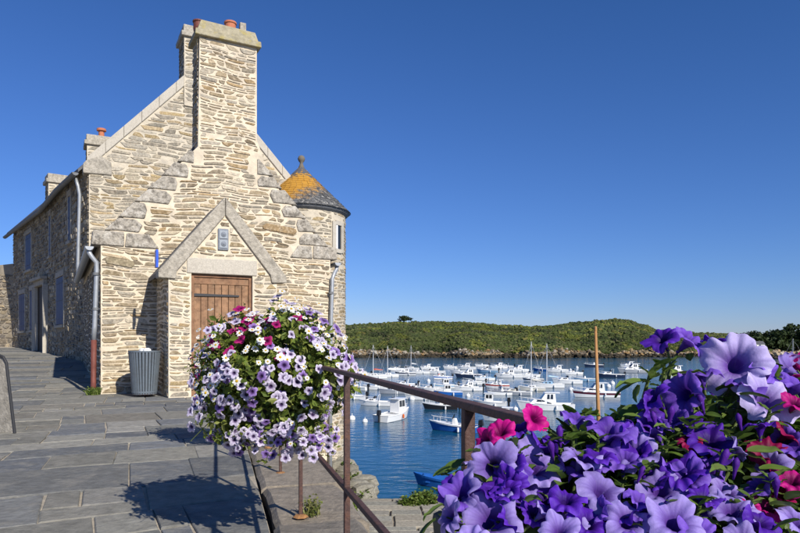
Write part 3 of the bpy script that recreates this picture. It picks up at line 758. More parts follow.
# ------------------------------------------------------------------ the tall house behind, with its stair turret
C0 = cw(.14, CL, 0); HE = 6.28
C1 = Vector((-10.9,21.1,0)); C2 = Vector((-13.45,24.6,0)); C3 = Vector((-18.6,30.8,0))
HW = 6.35; HS = 1.075; HM = HW/2
house = thing('stone_house', 'tall two-storey stone house with blue shutters behind the cottage along the street', 'house', C0)
stn = [(C0, bX), (C1, Vector((.83,.56,0)).normalized()), (C2, Vector((.80,.60,0)).normalized()), (C3, Vector((.762,.648,0)).normalized())]
prof = [(0,-3.3),(0,HE),(HM,HE+HS*HM),(HW,HE),(HW,-3.3)]
mb = MB()
for c, d in stn: mb.add([c+d*u+Vector((0,0,z)) for u, z in prof], [])
n_ = len(prof)
mb.f = [tuple(range(n_-1,-1,-1)), tuple(range(3*n_, 4*n_))]+[(j*n_+i, j*n_+i+1, (j+1)*n_+i+1, (j+1)*n_+i) for j in range(3) for i in range(n_-1)]
hwall = mb.build('wall', M['mortar_dark'], house)
fg = MB().prism([C0+bX*u-bY*.012+Vector((0,0,z)) for u, z in ((0,-.2),(HW,-3.3),(HW,HE),(HM,HE+HS*HM),(0,HE))], (0,0,0), bY*.008).build('gable_facing', M['mortar_grey'], house)
# roof sheets with eaves
mb = MB()
for c, d in stn:
    o_ = .30 if c is not C0 else 0
    for u, z in ((-.28,HE-HS*.28+.04),(HM,HE+HS*HM+.04),(HM,HE+HS*HM+.14),(-.28,HE-HS*.28+.14),(HW+.2,HE-HS*.2+.04),(HW+.2,HE-HS*.2+.14)): mb.add([c+d*u+bY*(.35 if c is C0 else 0)+Vector((0,0,z))], [])
for j in range(3):
    a, b_ = j*6, (j+1)*6
    mb.f += [(a+0,a+1,b_+1,b_+0),(a+3,b_+3,b_+2,a+2),(a+0,b_+0,b_+3,a+3),(a+1,a+4,b_+4,b_+1),(a+2,b_+2,b_+5,a+5),(a+4,a+5,b_+5,b_+4)]
mb.f += [(0,3,2,1),(1,2,5,4),(18,19,20,21),(19,22,23,20)]
hroof = mb.build('roof', M['slate'], house)
# gable stones and coping
def gab_rows(a, b_):
    t = max(0,(b_-HE))/HS; return [(t+.17 if b_ > HE else .0, HW-t-.17)]
st = rubble(Rows(2.3, HE+HS*HM-.5, gab_rows), (.07,.15), (.25,.85), PAL_GREY, gap=(.008,.02), depth=(.008,.024), skip=.01)
emit(st, lambda u, v, d: C0+bX*u-bY*(.012+d)+Vector((0,0,v)), hwall, 150, test=lambda s_: s_[0] < 3.3 and s_[1] > 4.5)
for sgn in (-1, 1):
    o_ = (lambda u: u) if sgn < 0 else (lambda u: HW-u)
    v = HE-.12
    nb = 6
    for k in range(nb):
        ua = -.06+(HM-.2+.06)*k/nb; ub = -.06+(HM-.2+.06)*(k+1)/nb-.004
        za, zb = HE+HS*ua, HE+HS*ub
        P = [(o_(ua),za-.17),(o_(ub),zb-.17),(o_(ub),zb+.18),(o_(ua),za+.18)]
        if sgn > 0: P = P[::-1]
        bevel(MB().prism([C0+bX*u-bY*.06+Vector((0,0,z)) for u, z in P], (0,0,0), bY*.42).build('coping_stone', M['lintel'], house, center=True), .02)
    P = [(o_(-.16),HE-.36),(o_(.62),HE-.34),(o_(.60),HE+.05),(o_(.30),HE+.22),(o_(-.08),HE+.02),(o_(-.16),HE-.08)]
    if sgn > 0: P = P[::-1]
    bevel(MB().prism([C0+bX*u-bY*.075+Vector((0,0,z)) for u, z in P], (0,0,0), bY*.45).build('kneeler', M['coping'], house, center=True), .03)
# chimneys
def stack(c, w, d, z0, z1, ax, cap=.1, pots=1, stones=False, pal=PAL_GREY, mm='mortar_grey'):
    ay = Vector((-ax.y, ax.x, 0))
    P = [c-ax*w/2-ay*d/2, c+ax*w/2-ay*d/2, c+ax*w/2+ay*d/2, c-ax*w/2+ay*d/2]
    o = MB().prism([p+Vector((0,0,z1)) for p in P], (0,0,0), (0,0,z0-z1)).build('chimney', M[mm], house)
    k = MB()
    for e, za, zb in ((.09,z1-.02,z1+.13),(.02,z1+.13,z1+.36)):
        Q = [c-ax*(w/2+e)-ay*(d/2+e), c+ax*(w/2+e)-ay*(d/2+e), c+ax*(w/2+e)+ay*(d/2+e), c-ax*(w/2+e)+ay*(d/2+e)]
        k.prism([p+Vector((0,0,zb)) for p in Q], (0,0,0), (0,0,za-zb))
    bevel(k.build('chimney_cap', M['coping'], o), .02)
    for i in range(pots):
        MB().lathe(c+ax*((i+.5)/pots-.5)*w*.6+Vector((0,0,z1+.33)), [(.13,0),(.13,.05),(.10,.10),(.10,.3),(.17,.32),(.16,.40),(.1,.42)], 12).build('chimney_pot', M['terracotta'], o)
    emit(rubble(Rows(z0+.1, z1-.05, lambda a, b_: [(0,w)]), (.09,.16), (.2,.5), pal, gap=(.018,.035)), lambda u, v, dd: c+ax*(u-w/2)-ay*(d/2+dd)+Vector((0,0,v)), o, 0)
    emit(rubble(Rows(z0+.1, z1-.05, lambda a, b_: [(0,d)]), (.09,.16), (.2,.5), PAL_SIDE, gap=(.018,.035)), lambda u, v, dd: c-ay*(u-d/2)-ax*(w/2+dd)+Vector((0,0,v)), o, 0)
    return o
cc = C0+bX*3.22+bY*.40; stack(Vector((cc.x,cc.y,0)), 1.04, .95, 8.4, 10.6, bX, pots=0)
stack(Vector((-11.15,23.9,0)), 1.0, .8, 6.6, 8.15, bX, pots=1)
stack(Vector((-14.6,27.2,0)), .72, .8, 6.2, 7.6, Vector((.8,.6,0)).normalized(), pots=0)

# street side: rubble, shutters, doorway
segs = [(C0,C1),(C1,C2),(C2,C3)]
def side_hit(px):
    k = (px-CX)/F
    for i, (a, b_) in enumerate(segs):
        d = b_-a; t = (k*a.y-a.x)/(d.x-k*d.y)
        if -1e-6 <= t <= 1.0001: return i, t*d.length, (a+d*t).y
    return 2, (C3-C2).length, C3.y
opens = []
for x0, x1, y0, y1, kind in ((64.5,71.5,199,243,'w'),(46,51.5,217,257,'w'),(26.5,32,234,270,'w'),(57.5,64.5,277,325,'w'),(31,37,290,330,'w'),(20,25.5,294,331,'w'),(38.5,47.5,286,351,'d')):
    i0, ua, ya = side_hit(x1); i1, ub, yb = side_hit(x0)
    ub = ub if i1 == i0 else (segs[i0][1]-segs[i0][0]).length-.02
    ym = (ya+yb)/2; zt = EYE+(HZ-y0)*ym/F; zb = EYE+(HZ-y1)*ym/F
    opens.append((i0, ua, ub, zb, zt, kind))
for i, (a, b_) in enumerate(segs):
    d = (b_-a).normalized(); L_ = (b_-a).length; nrm = Vector((d.y,-d.x,0)); nrm = nrm if nrm.dot(Vector((-1,-1,0))) > 0 else -nrm
    op = [o for o in opens if o[0] == i]
    def rows(va, vb):
        return cut([(0.0, L_)], [(o[1]-.14, o[2]+.14) for o in op if o[3]-.12 < vb and o[4]+.18 > va])
    fn = lambda u, v, dd, a=a, d=d, nrm=nrm: a+d*(L_-u)+nrm*dd+Vector((0,0,v))
    fl = lambda va, vb: [(L_-q, L_-p) for p, q in rows(va, vb)][::-1]
    # thin mortar facing so that the joints show, cut round the openings by the surrounds
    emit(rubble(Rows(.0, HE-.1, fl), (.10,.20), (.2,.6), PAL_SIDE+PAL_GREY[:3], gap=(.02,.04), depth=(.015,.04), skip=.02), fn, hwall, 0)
    for _, ua, ub, zb, zt, kind in op:
        P = lambda u, z, dd: a+d*u+nrm*dd+Vector((0,0,z))
        def slab_(u0, u1, z0, z1, dd, th, name, m_, par):
            o = MB().prism([P(u1,z0,dd), P(u0,z0,dd), P(u0,z1,dd), P(u1,z1,dd)], (0,0,0), -nrm*th).build(name, m_, par, center=True); return bevel(o, .008)
        nm = 'window' if kind == 'w' else 'doorway'
        win = slab_(ua, ub, zb, zt, .01, .02, nm, M['glass'] if kind == 'w' else mat('dark_door',(.05,.035,.025),.6), house)
        sd = .05 if kind == 'w' else .16
        slab_(ua-.13, ua, zb, zt, sd, .14, 'jamb', M['lintel'] if kind == 'd' else M['coping'], win); slab_(ub, ub+.13, zb, zt, sd, .14, 'jamb', M['lintel'] if kind == 'd' else M['coping'], win)
        slab_(ua-.15, ub+.15, zt+.003, zt+.2, sd+.012, .15, 'lintel', M['coping'], win)
        if kind == 'w':
            slab_(ua-.15, ub+.15, zb-.10, zb-.003, sd+.05, .18, 'sill', M['coping'], win)
            um = (ua+ub)/2
            for q0, q1 in ((ua+.015,um-.008),(um+.008,ub-.015)):
                slab_(q0, q1, zb+.02, zt-.02, .045, .03, 'shutter', M['shutter'], win)
                for fz in (.12,.5,.86): slab_(q0+.01, q1-.01, zb+(zt-zb)*fz, zb+(zt-zb)*fz+.07, .062, .016, 'batten', M['shutter'], win)
        else:
            slab_(ua-.22, ub+.22, zt+.205, zt+.32, sd+.14, .25, 'cornice', M['coping'], win)
            slab_(ua-.20, ua-.135, gz(a.x,a.y)-.1, zt, sd+.05, .2, 'pilaster', M['lintel'], win)
            slab_(ub+.135, ub+.20, gz(a.x,a.y)-.1, zt, sd+.05, .2, 'pilaster', M['lintel'], win)
# eaves gutter and downpipe
g = MB()
ep = [c-d*.36+Vector((0,0,HE-.36)) for c, d in stn]
for p, q in zip(ep, ep[1:]): half_gutter(g, p, q, .09)
g.build('gutter', M['zinc_dark'], house)
dp = C0-bX*.30+bY*.5
MB().tube([dp+Vector((-.05,0,HE-.42)), dp+Vector((.02,.02,HE-.65)), dp+Vector((.05,.05,HE-.9)), dp+Vector((.0,.05,3.3)), dp+Vector((0,.05,2.75))], .05, 10).build('downpipe', M['zinc'], house, smooth=True)

# stair turret
TC = Vector((-3.42,22.2,0)); TR = 1.52; TE = 5.42
MB().lathe(TC, [(TR,-3.4),(TR,TE)], 48).build('turret_wall', M['mortar_grey'], house)
tw = [o for o in house.children if o.name.startswith('turret_wall')][0]
def tfn(u, v, d): q = u/TR; return TC+Vector((math.cos(q)*(TR+d), math.sin(q)*(TR+d), v))
wa = R(-28)*TR
def trows(a, b_): return cut([(-math.pi*1.0*TR, .9*TR)], [(wa-.32,wa+.32)] if b_ > 3.85 and a < 5.05 else [])
emit(rubble(Rows(-3.2, TE-.02, trows), (.08,.16), (.2,.55), PAL_GREY+PAL_WARM[:4], gap=(.02,.035)), tfn, tw, 0)
tp = lambda du, z, d: tfn(wa+du, z, d)
def tslab(u0, u1, z0, z1, d, th, name, m_, par):
    vs = [tp(u0,z0,d),tp(u1,z0,d),tp(u1,z1,d),tp(u0,z1,d),tp(u0,z0,d-th),tp(u1,z0,d-th),tp(u1,z1,d-th),tp(u0,z1,d-th)]
    return MB().add(vs, [(0,1,2,3),(7,6,5,4),(0,4,5,1),(1,5,6,2),(2,6,7,3),(3,7,4,0)]).build(name, m_, par)
win = tslab(-.16,.16,4.05,4.85,.012,.02,'window',M['glass'],house)
tslab(-.32,-.16,3.95,4.95,.05,.10,'jamb',M['lintel'],win); tslab(.16,.32,3.95,4.95,.05,.10,'jamb',M['lintel'],win)
tslab(-.16,.16,4.852,5.0,.048,.1,'lintel',M['lintel'],win); tslab(-.16,.16,3.92,4.048,.06,.1,'sill',M['lintel'],win)
tslab(-.155,-.05,4.055,4.845,.03,.015,'shutter',M['white'],win)
# conical roof of overlapping slates with orange lichen
sm = bpy.data.materials.new('lichened_slate'); sm.use_nodes = True
n = sm.node_tree.nodes; l = sm.node_tree.links; b = n['Principled BSDF']; b.inputs['Roughness'].default_value = .85
geo = n.new('ShaderNodeNewGeometry')
at_ = n.new('ShaderNodeAttribute'); at_.attribute_name = 'col'
def nz(sc, lo, hi, a0=0, a1=1):
    t = n.new('ShaderNodeTexNoise'); t.inputs['Scale'].default_value = sc; t.inputs['Detail'].default_value = 7; t.inputs['Roughness'].default_value = .7
    l.new(geo.outputs['Position'], t.inputs['Vector']); m_ = n.new('ShaderNodeMapRange'); m_.inputs[1].default_value = lo; m_.inputs[2].default_value = hi; m_.inputs[3].default_value = a0; m_.inputs[4].default_value = a1
    l.new(t.outputs[0], m_.inputs[0]); return m_.outputs[0]
sx = n.new('ShaderNodeSeparateXYZ'); l.new(geo.outputs['Position'], sx.inputs[0])
hgt = n.new('ShaderNodeMapRange'); hgt.inputs[1].default_value = TE+.05; hgt.inputs[2].default_value = TE+.8; hgt.inputs[3].default_value = -.10; hgt.inputs[4].default_value = .16; l.new(sx.outputs[2], hgt.inputs[0])
lf = n.new('ShaderNodeMapRange'); lf.inputs[1].default_value = TC.x+.9; lf.inputs[2].default_value = TC.x-.6; lf.inputs[3].default_value = -.17; lf.inputs[4].default_value = .15; l.new(sx.outputs[0], lf.inputs[0])
t = n.new('ShaderNodeTexNoise'); t.inputs['Scale'].default_value = 4.5; t.inputs['Detail'].default_value = 10; t.inputs['Roughness'].default_value = .85; l.new(geo.outputs['Position'], t.inputs['Vector'])
a1 = n.new('ShaderNodeMath'); a1.operation = 'ADD'; l.new(t.outputs[0], a1.inputs[0]); l.new(hgt.outputs[0], a1.inputs[1])
a2 = n.new('ShaderNodeMath'); a2.operation = 'ADD'; l.new(a1.outputs[0], a2.inputs[0]); l.new(lf.outputs[0], a2.inputs[1])
mrr = n.new('ShaderNodeMapRange'); mrr.inputs[1].default_value = .43; mrr.inputs[2].default_value = .58; l.new(a2.outputs[0], mrr.inputs[0])
m1 = n.new('ShaderNodeMix'); m1.data_type = 'RGBA'; l.new(nz(9,.56,.62), m1.inputs[0]); l.new(at_.outputs[0], m1.inputs[6]); m1.inputs[7].default_value = (.45,.43,.38,1)
m2 = n.new('ShaderNodeMix'); m2.data_type = 'RGBA'; l.new(mrr.outputs[0], m2.inputs[0]); l.new(m1.outputs[2], m2.inputs[6]); m2.inputs[7].default_value = (.46,.23,.025,1)
l.new(m2.outputs[2], b.inputs['Base Color'])
ER = TR+.14; TH = 1.62
MB().lathe(TC, [(ER-.06,TE-.02),(ER-.06,TE+.02),(.05,TE+TH-.02)], 40).build('turret_roof', M['slate'], house)
tr = [o for o in house.children if o.name.startswith('turret_roof')][0]
sl = MB(); rows_ = 17
for r_i in range(rows_):
    f0 = r_i/rows_; f1 = min(1, (r_i+1.45)/rows_)
    r0 = ER*(1-f0)+.03; r1 = max(.03, ER*(1-f1)+.012); z0 = TE-.02+TH*f0; z1 = TE-.02+TH*f1
    cnt = max(7, int(2*math.pi*r0/.2)); of = U(0,1)
    for k in range(cnt):
        a0 = (k+of)/cnt*6.2832; a1_ = (k+of+.95)/cnt*6.2832; e = U(0,.012)
        p = lambda a, r, z: TC+Vector((math.cos(a)*r, math.sin(a)*r, z))
        vs = [p(a0,r0+.012+e,z0+U(-.01,.01)), p(a1_,r0+.012+e,z0+U(-.01,.01)), p(a1_,r1+.012,z1), p(a0,r1+.012,z1), p(a0,r0+e-.006,z0-.012), p(a1_,r0+e-.006,z0-.012)]
        kk = U(.7,1.3)
        sl.add(vs, [(0,1,2,3),(4,5,1,0)], (.10*kk,.10*kk,.098*kk))
sl.build('roof_slates', sm, tr, kind='stuff')
MB().lathe(TC, [(TR+.02,TE-.16),(TR+.10,TE-.10),(TR+.15,TE-.02),(TR+.15,TE+.0),(TR-.1,TE)], 40).build('turret_eave', M['zinc_dark'], house)
MB().lathe(TC, [(.16,TE+TH-.20),(.07,TE+TH+.02),(.05,TE+TH+.10),(.10,TE+TH+.16),(.13,TE+TH+.24),(.09,TE+TH+.33),(.03,TE+TH+.36)], 16).build('finial', mat('finial_stone',(.16,.14,.11),.9), house, smooth=True)

# garden wall closing the street on the left
gw = thing('street_wall', 'rough sunlit stone wall beyond the far end of the shuttered house', 'wall', C3)
ga, gb = C3+Vector((.4,.15,0)), C3+Vector((-7,1.6,0)); gd = (gb-ga).normalized(); gn = Vector((gd.y,-gd.x,0)); gn = gn if gn.y < 0 else -gn
gL = (gb-ga).length
MB().prism([gb+Vector((0,0,-.2)), ga+Vector((0,0,-.2)), ga+Vector((0,0,4.75)), gb+Vector((0,0,4.2))], (0,0,0), -gn*.6).build('wall', M['mortar_dark'], gw)
emit(rubble(Rows(.3,4.2,lambda a, b_: [(.1,gL)]), (.12,.24), (.2,.6), PAL_SIDE+PAL_WARM[:3], gap=(.02,.04), depth=(.02,.05)), lambda u, v, d: ga+gd*(gL-u)+gn*d+Vector((0,0,v)), gw, 0)
# ------------------------------------------------------------------ rusty railing
def rx(y): return .465-.2844*y
def rp(y, z): return Vector((rx(y), y, z))
RRZ = math.atan2(rd.y, rd.x)
rail = thing('iron_railing', 'rusty brown iron railing with two bars along the quay edge', 'railing', rp(2.31,0))
def bar(a, b_, w, h, name):
    d = (b_-a).normalized(); s_ = d.cross(Vector((0,0,1))).normalized()*w/2; u_ = Vector((0,0,h/2))
    o = MB().add([a-s_-u_,a+s_-u_,a+s_+u_,a-s_+u_,b_-s_-u_,b_+s_-u_,b_+s_+u_,b_-s_+u_], [(3,2,1,0),(4,5,6,7),(0,1,5,4),(1,2,6,5),(2,3,7,6),(3,0,4,7)]).build(name, M['rust'], rail, center=True)
    return bevel(o, .003)
bar(rp(.93,.879), rp(9.3,.879), .026, .015, 'top_bar')
bar(rp(.93,.462), rp(9.3,.462), .020, .019, 'lower_bar')
for y in (1.19,2.31,3.60,4.76,5.9,7.05,8.2,9.2):
    c = rp(y,.42); bevel(MB().box(c+Vector((0,0,.016)), (.0215,.0215,.874), RRZ).build('post', M['rust'], rail, center=True), .003)
    MB().lathe(rp(y,.018), [(.045*U(.7,1.1),-.012),(.034,-.001),(.014,.004)], 7).build('rust_footing', mat('rust_stain',(.30,.15,.06),.95,noise=(40,.4)), rail, center=True)

# ------------------------------------------------------------------ flower meshes
def petunia_mesh(name, R_, c_edge, c_mid, c_throat, vein, ruffle, seed, deep=.6, seg=40, droop=.25, thr=.22, ramp_=.42):
    """five joined petals: funnel, pleated midribs, notches between petals and a ruffled rim"""
    r_ = random.Random(seed); u = r_.uniform; mb = MB()
    rings = [(.0,-deep),(.08,-deep*.95),(.15,-deep*.72),(.23,-deep*.45),(.33,-deep*.22),(.45,-.08),(.58,-.01),(.70,.02),(.80,.02),(.88,.0),(.95,-.03),(1.0,-.06)]
    har = [(k, u(.2,1)*.20/k**.55, u(0,6.28)) for k in range(2,15)]; har2 = [(k, u(.2,1)*.03, u(0,6.28)) for k in (3,7,12,19)]
    lobe_r = [u(.88,1.10) for _ in range(5)]; fold = [u(-1,1) for _ in range(5)]; roll = [u(-1,1) for _ in range(5)]; crease = [u(.5,1.3) for _ in range(5)]
    vs = []; cs = []
    for i, (r, z) in enumerate(rings):
        for k in range(seg):
            q = 2*math.pi*k/seg; pq = q/(2*math.pi)*5; pe = int(pq)%5; loc_ = pq%1; md = abs(loc_-.5)*2      # md 0 at midrib, 1 between petals
            lobe = (1-md**3.2)
            ra = r*(1-.24*(1-lobe)*r**3)*(1+r*r*(sum(a_*math.sin(k_*q+p_) for k_, a_, p_ in har2)+(lobe_r[pe]-1)*lobe))
            ra *= 1+.05*r**4*max(0,1-md*3)                                                                # small tip on each petal
            zz = z+r**2.3*ruffle*.55*sum(a_*math.sin(k_*q+p_) for k_, a_, p_ in har)+r**2.4*.24*fold[pe]*lobe-r**2*droop*.15*lobe
            zz += -.055*crease[pe]*math.exp(-(md*6)**2)*min(1,r*2)*(1-r*.35) - .09*r**1.5*max(0,md-.72)/.28 + r**3*.13*roll[pe]*(loc_-.5)
            vs.append((math.cos(q)*ra*R_, math.sin(q)*ra*R_, zz*R_))
            t = min(1, max(0,(r-thr)/ramp_)); e = min(1, max(0,(r-.6)/.4))
            c = [c_throat[j]*(1-t)+c_mid[j]*t for j in range(3)]; c = [c[j]*(1-e)+c_edge[j]*e for j in range(3)]
            v_ = vein*math.exp(-(md*7)**2)*(1-r*.7)+vein*.45*max(0,math.cos(md*2*math.pi*3.0))**8*(1-r*.8)*(r > .2)+vein*.25*max(0,(md-.9)/.1)*(1-r*.5)
            v_ = min(.9, v_)
            c = [c[j]*(1-v_)+(c_throat[j]*.6+c_mid[j]*.25)*v_ for j in range(3)]
            if r > .97: c = [x*1.06 for x in c]
            k_ = u(.95,1.05); cs.append(tuple(x*k_ for x in c))
    fs = [(i*seg+k, i*seg+(k+1)%seg, (i+1)*seg+(k+1)%seg, (i+1)*seg+k) for i in range(len(rings)-1) for k in range(seg)]
    mb.add(vs, fs, cs)
    m1 = [tuple(.6*c_mid[j]+.4*c_throat[j] for j in range(3))]*32; tv = []
    for rr, z in ((.27,-deep*.42),(.19,-deep*.66),(.125,-deep*1.0),(.085,-deep*1.35)):               # outside of the tube
        for k in range(8): q = k/8*6.2832; tv.append((math.cos(q)*rr*R_, math.sin(q)*rr*R_, z*R_))
    mb.add(tv, [(i*8+k, i*8+(k+1)%8, (i+1)*8+(k+1)%8, (i+1)*8+k) for i in range(3) for k in range(8)], m1)
    for k in range(5):                                                                               # calyx
        q = k/5*6.2832; d = Vector((math.cos(q), math.sin(q), 0)); t_ = Vector((-d.y,d.x,0)); b0 = Vector((0,0,-deep*1.4))
        mb.add([(b0+t_*.06)*R_, (b0-t_*.06)*R_, (b0+d*.22+Vector((0,0,.35))-t_*.03)*R_, (b0+d*.24+Vector((0,0,.40)))*R_, (b0+d*.22+Vector((0,0,.35))+t_*.03)*R_], [(0,1,2,3,4)], (.13,.20,.04))
    return mb.mesh(name, M['petal'], smooth=True)
def bud_mesh(name, R_, c):
    mb = MB(); prof_ = [(.05,-.6),(.10,-.3),(.13,0),(.22,.35),(.20,.6),(.05,.8)]
    mb.lathe((0,0,0), [(a*R_,z*R_) for a, z in prof_], 8, c)
    return mb.mesh(name, M['petal'], smooth=True)
def daisy_mesh(name, R_, seed):
    r_ = random.Random(seed); mb = MB(); n_ = r_.randint(8,11)
    for k in range(n_):
        q = k/n_*6.2832+r_.uniform(-.08,.08); d = Vector((math.cos(q), math.sin(q), 0)); t_ = Vector((-d.y,d.x,0)); L_ = R_*r_.uniform(.88,1.08); w = R_*.24; dz = r_.uniform(-.12,.10)*R_
        mb.add([d*R_*.18-t_*w*.5, d*R_*.18+t_*w*.5, d*L_*.7+t_*w+Vector((0,0,dz*.5)), d*L_+Vector((0,0,dz)), d*L_*.7-t_*w+Vector((0,0,dz*.5))], [(0,4,3,2,1)], (.78,.78,.74))
    mb.lathe((0,0,0), [(R_*.05,-.02*R_),(R_*.30,.03*R_),(R_*.22,.15*R_),(R_*.05,.2*R_)], 9, (.62,.40,.02))
    return mb.mesh(name, M['petal'])
def leaf_mesh(name, L_, w, seed, col):
    r_ = random.Random(seed); mb = MB(); n_ = 6; vs = []; cs = []
    for i in range(n_+1):
        t = i/n_; ww = w*math.sin(math.pi*min(1,t*.93+.05))**.7*(1-.25*t); z = -L_*.35*t*t*r_.uniform(.7,1.3)
        for s_ in (-1,-.5,0,.5,1):
            vs.append((t*L_, s_*ww, z+abs(s_)*w*.28-(.06*w if abs(s_) == .5 else 0)+ (r_.uniform(-.05,.05)*w if s_ else 0)))
            k = .82 if s_ else 1.12; cs.append(tuple(c*k*r_.uniform(.92,1.08) for c in col))
    fs = [(i*5+j, i*5+j+1, (i+1)*5+j+1, (i+1)*5+j) for i in range(n_) for j in range(4)]
    return mb.add(vs, fs, cs).mesh(name, M['leaf'], smooth=True)
def place(name, me, parent, p, face, sc=1, roll=None):
    o = link(name, me, parent, Vector(p)-wloc(parent))
    q = Vector(face).to_track_quat('Z','Y') @ Euler((0,0,U(0,6.28) if roll is None else roll)).to_quaternion()
    o.rotation_mode = 'QUATERNION'; o.rotation_quaternion = q; o.scale = (sc,sc,sc); return o
def leaf_cloud(name, parent, pts, nrm, size, cols, seed=1, stretch=1.9):
    """many small folded leaves in one mesh"""
    r_ = np.random.RandomState(seed); N = len(pts); pts = np.array(pts); nrm = np.array(nrm)
    a = r_.normal(size=(N,3))+nrm*.8; a /= np.linalg.norm(a,axis=1)[:,None]
    b_ = np.cross(a, r_.normal(size=(N,3))); b_ /= np.linalg.norm(b_,axis=1)[:,None]; c = np.cross(a,b_)
    s_ = (np.array(size)*r_.uniform(.65,1.3,N))[:,None]
    L_ = b_*s_*stretch*.5; w = c*s_*.5; up = a*s_*.18
    V1 = np.stack([pts-L_, pts-L_*.1-w+up, pts+L_*.55-w*.6+up*.6, pts+L_], 1); V2 = np.stack([pts-L_, pts+L_, pts+L_*.55+w*.6+up*.6, pts-L_*.1+w+up], 1)
    V = np.concatenate([V1,V2],0)-np.array(wloc(parent)); cc = np.array(cols)[r_.randint(0,len(cols),N)]*r_.uniform(.7,1.3,(N,1)); cc = np.concatenate([cc,cc],0)
    o = link(name, quads_mesh(name, M['foliage'], V, cc), parent); o['kind'] = 'stuff'; return o
BGREEN = [(.17,.21,.032),(.12,.17,.026),(.20,.24,.042),(.085,.125,.02),(.23,.255,.06)]
GREENS = [(.085,.15,.022),(.065,.12,.02),(.11,.18,.028),(.05,.095,.018),(.14,.20,.04)]

